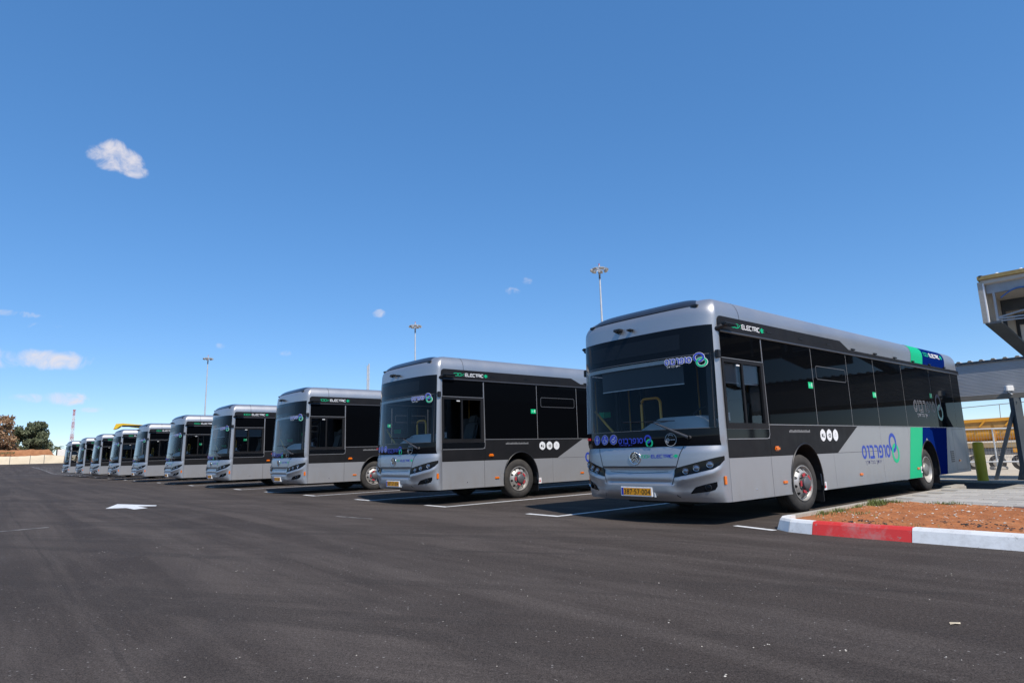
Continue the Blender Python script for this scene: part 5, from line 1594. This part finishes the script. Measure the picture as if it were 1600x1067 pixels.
tag(bank('red_earth_bank', 183, -70, 6.5, .5, h_r, 6, M_REDB, 1.75), 'heap of red earth on top of the sand bank below the trees', 'earth heap')
mb = MB(); a = WL(186, 6.9, 2.9); b = WL(186, 12, 2.9); 
mb.bar(a + Vector((0, 0, .9)), b + Vector((0, 0, .9)), .4, 2.2); ww = mb.build('low_wall', noisy('wall_white', (.70, .66, .60), (.76, .73, .68), 1, .8))
tag(ww, 'low white wall at the end of the red earth heap', 'wall')
mb = MB(); mb.bar(WL(196, -4.5, 5.6), WL(196, 4.5, 5.6), .5, .55); ww = mb.build('low_wall', noisy('wall_grey', (.55, .54, .53), (.62, .61, .6), 1, .8))
tag(ww, 'pale grey low wall along the foot of the green tree', 'wall')
for k, (l, nm) in enumerate(((-2.6, 'below the brown tree'), (.9, 'below the green tree'), (3.4, 'near the white wall end'))):
    mb = MB(); mb.tube([(0, 0, 0), (0, 0, 1.9)], .045, 6); po = mb.build('fence_post', M_STEEL, None, 60); po.location = WL(170.5, l, ground_h(170.5, l)); tag(po, 'thin dark post before the sand bank, ' + nm, 'post', 'thin posts before the sand bank')
# trees
def leaf_tree(name, px, dist, width, zb, zt, mats, label, seed, n=9000, lean=.0, sparse=.0):
    random.seed(seed)
    base = far(px, dist); base.z = zb
    ro = empty(name, base); tag(ro, label, 'tree')
    H = zt - zb; R = width / 2
    mb = MB()
    mb.tube([(0, 0, -1), (.1, 0, H * .25), (.0, .1, H * .55), (.1, 0, H * .8)], [.35, .28, .18, .06], 8)
    clumps = []
    for i in range(64):
        a = random.random() * 6.28; q = random.random() ** .5; zz = random.uniform(.04, .93)
        rr = R * (1 - .62 * max(0, zz - .35) ** 1.2) * q
        c_ = Vector((rr * cos(a) * .92, rr * sin(a) * .92, H * zz)); clumps.append((c_, R * random.uniform(.20, .36) * (1 - .35 * zz)))
        if i < 16: mb.tube([(0, 0, H * zz * .5), c_ * .55 + Vector((0, 0, H * zz * .25)), c_], [.12, .07, .03], 5)
    mb.build('trunk', noisy('bark', (.10, .075, .05), (.17, .13, .09), 3, .9), ro, 60)
    mb = MB()
    for i in range(n):
        c_, r = random.choice(clumps)
        d_ = Vector((random.gauss(0, 1), random.gauss(0, 1), random.gauss(0, .8))).normalized() * r * random.random() ** .4
        p = c_ + d_; s = random.uniform(.16, .38); u = Vector((random.gauss(0, 1), random.gauss(0, 1), random.gauss(0, 1))).normalized(); v = u.cross(Vector((random.gauss(0, 1), random.gauss(0, 1), random.gauss(0, 1)))).normalized()
        mb.add([p - u * s, p + v * s * .55, p + u * s, p - v * s * .55], [(0, 1, 2, 3)], random.choices(range(len(mats)), [3, 2, 1][:len(mats)])[0])
    cr_ = mb.build('crown', mats, ro); cr_['kind'] = 'stuff'
    return ro
LG = [mat('leaf_a', (.125, .145, .075), .8), mat('leaf_b', (.175, .19, .105), .8), mat('leaf_c', (.07, .085, .045), .8)]
LB = [mat('leaf_brown_a', (.28, .16, .085), .85), mat('leaf_brown_b', (.38, .24, .14), .85), mat('leaf_brown_c', (.16, .13, .06), .85)]
leaf_tree('green_tree', 44, 200, 8.6, fz(46, 708, 200), fz(46, 659, 200), LG, 'dense dark green tree standing behind the red earth heap', 5, 15000)
leaf_tree('dry_tree', -14, 194, 9.6, fz(-8, 710, 194), fz(-8, 648, 194), LB, 'reddish brown dry tree next to the dense green one', 9, 8500)
# scrub on the bank
mb = MB(); random.seed(5)
for i in range(1600):
    l = random.uniform(-22, -5.5) if random.random() < .8 else random.uniform(-6, -1.5); p = WL(182 + random.uniform(-1.5, 1), l, 4.0 + random.uniform(0, .7) * (1 if l < -6 else .5)); s = random.uniform(.08, .2)
    u = Vector((random.gauss(0, 1), random.gauss(0, 1), random.gauss(0, 1))).normalized(); v = u.cross(Vector((0.3, .2, 1))).normalized()
    mb.add([p - u * s, p + v * s * .5, p + u * s, p - v * s * .5], [(0, 1, 2, 3)])
tag(mb.build('scrub', mat('scrub_green', (.12, .13, .05), .85)), 'low green scrub growing over the left part of the sand bank', 'scrub', kind='stuff')
# palm
pb = far(87, 230); z0_, z1_ = fz(87, 709, 230), fz(87, 699, 230); pb.z = z0_ - 4
pa = empty('palm_tree', pb); tag(pa, 'small palm tree showing above the low white wall', 'palm')
mb = MB(); mb.tube([(0, 0, 0), (0, 0, z1_ - pb.z)], [.3, .22], 8); mb.build('trunk', MATS['bark'], pa, 60)
random.seed(2)
for i in range(22):
    a = i * 2.4; e = random.uniform(-.2, 1.1); L = 2.0; c_ = Vector((0, 0, z1_ - pb.z)); mb = MB(); P_ = []
    for k in range(7):
        q = k / 6; P_.append(c_ + Vector((cos(a) * L * q, sin(a) * L * q, L * (e * q - 1.0 * q * q) * .8)))
    s_ = Vector((-sin(a), cos(a), 0))
    for k in range(6):
        w0, w1 = .24 * sin(pi * (k / 6) ** .7) + .02, .24 * sin(pi * ((k + 1) / 6) ** .7) + .02
        dz = Vector((0, 0, -.12))
        mb.add([P_[k], P_[k] + s_ * w0 + dz * (w0 / .2), P_[k + 1] + s_ * w1 + dz * (w1 / .2), P_[k + 1]], [(0, 1, 2, 3)]); mb.add([P_[k], P_[k] - s_ * w0 + dz * (w0 / .2), P_[k + 1] - s_ * w1 + dz * (w1 / .2), P_[k + 1]], [(3, 2, 1, 0)])
    mb.build('frond', mat('palm_green', (.09, .10, .045), .8), pa)
# radio tower
D_ = 330; tp = far(108, D_); tp.z = 1.0
ta = empty('radio_tower', tp); tag(ta, 'red and white lattice radio tower rising behind the last bus', 'tower')
HT = fz(117.5, 640, D_) - 1.0; NS = 18
M_TR, M_TW = mat('tower_red', (.45, .14, .12), .6), mat('tower_white', (.62, .60, .60), .6)  # distance haze put into the tower colours
def tw_(z): return .42 * (1 - z / HT) + .26
corners = [(-1, -1), (1, -1), (1, 1), (-1, 1)]
for k in range(NS):
    z0_, z1_ = HT * k / NS, HT * (k + 1) / NS; a0, a1 = tw_(z0_), tw_(z1_)
    mb = MB()
    for i in range(4):
        c0_, c1_ = corners[i], corners[(i + 1) % 4]
        mb.bar((c0_[0] * a0, c0_[1] * a0, z0_), (c0_[0] * a1, c0_[1] * a1, z1_), .075, .075)
        mb.bar((c0_[0] * a0, c0_[1] * a0, z0_), (c1_[0] * a1, c1_[1] * a1, z1_), .05, .05); mb.bar((c1_[0] * a0, c1_[1] * a0, z0_), (c0_[0] * a1, c0_[1] * a1, z1_), .05, .05)
        mb.bar((c0_[0] * a1, c0_[1] * a1, z1_), (c1_[0] * a1, c1_[1] * a1, z1_), .05, .05)
    if k % 3 == 2: mb.box(-a1 - .35, a1 + .35, -.1, .1, z1_ - .3, z1_)
    mb.build('lattice_section', M_TR if (k // 2) % 2 == 0 else M_TW, ta)

# ================================================================== LITTER ON THE ASPHALT
def gpx(px, py):
    e = cam_dir(px, py); t_ = CAM_H / -e.z; return Vector((e.x * t_, e.y * t_, 0))
random.seed(21)
M_LEAF = noisy('dry_leaf', (.50, .40, .26), (.62, .54, .40), 20, .8)
p = gpx(1492, 975)
lf = mesh('dry_leaf', [Vector((-.045, -.012, .004)), Vector((-.01, -.022, .012)), Vector((.04, -.012, .006)), Vector((.05, .006, .014)), Vector((.01, .022, .010)), Vector((-.035, .014, .016))], [(0, 1, 2, 3, 4, 5)], M_LEAF)
lf.location = p; lf.scale = (.75, .75, .75); tag(lf, 'single pale dry leaf lying on the asphalt ahead of the kerb', 'leaf')
mb = MB()
spots = [(908, 911), (1195, 1007), (1315, 1015), (1485, 898), (375, 892), (247, 855), (310, 857), (383, 817), (160, 862), (420, 890), (1137, 1056), (725, 877), (775, 893), (752, 893), (1130, 1055), (660, 850), (500, 845)]
for (px, py) in spots:
    for j in range(random.randint(1, 3)):
        q = gpx(px + random.uniform(-8, 8), py + random.uniform(-2, 2)); dd = q.length
        rock(mb, q + Vector((0, 0, .002)), random.uniform(.004, .009), 0, .5)
for i in range(160):
    q = gpx(random.uniform(-100, 1700), random.uniform(800, 1067) ** 1.0)
    rock(mb, q + Vector((0, 0, .001)), random.uniform(.0025, .0065), random.choice((0, 1)), .6)
tag(mb.build('road_chips', [MATS['pale_stone'], noisy('grey_chip', (.24, .23, .21), (.32, .3, .28), 9, .9)]), 'pale stone chips scattered over the dark asphalt', 'stone chips', kind='stuff')
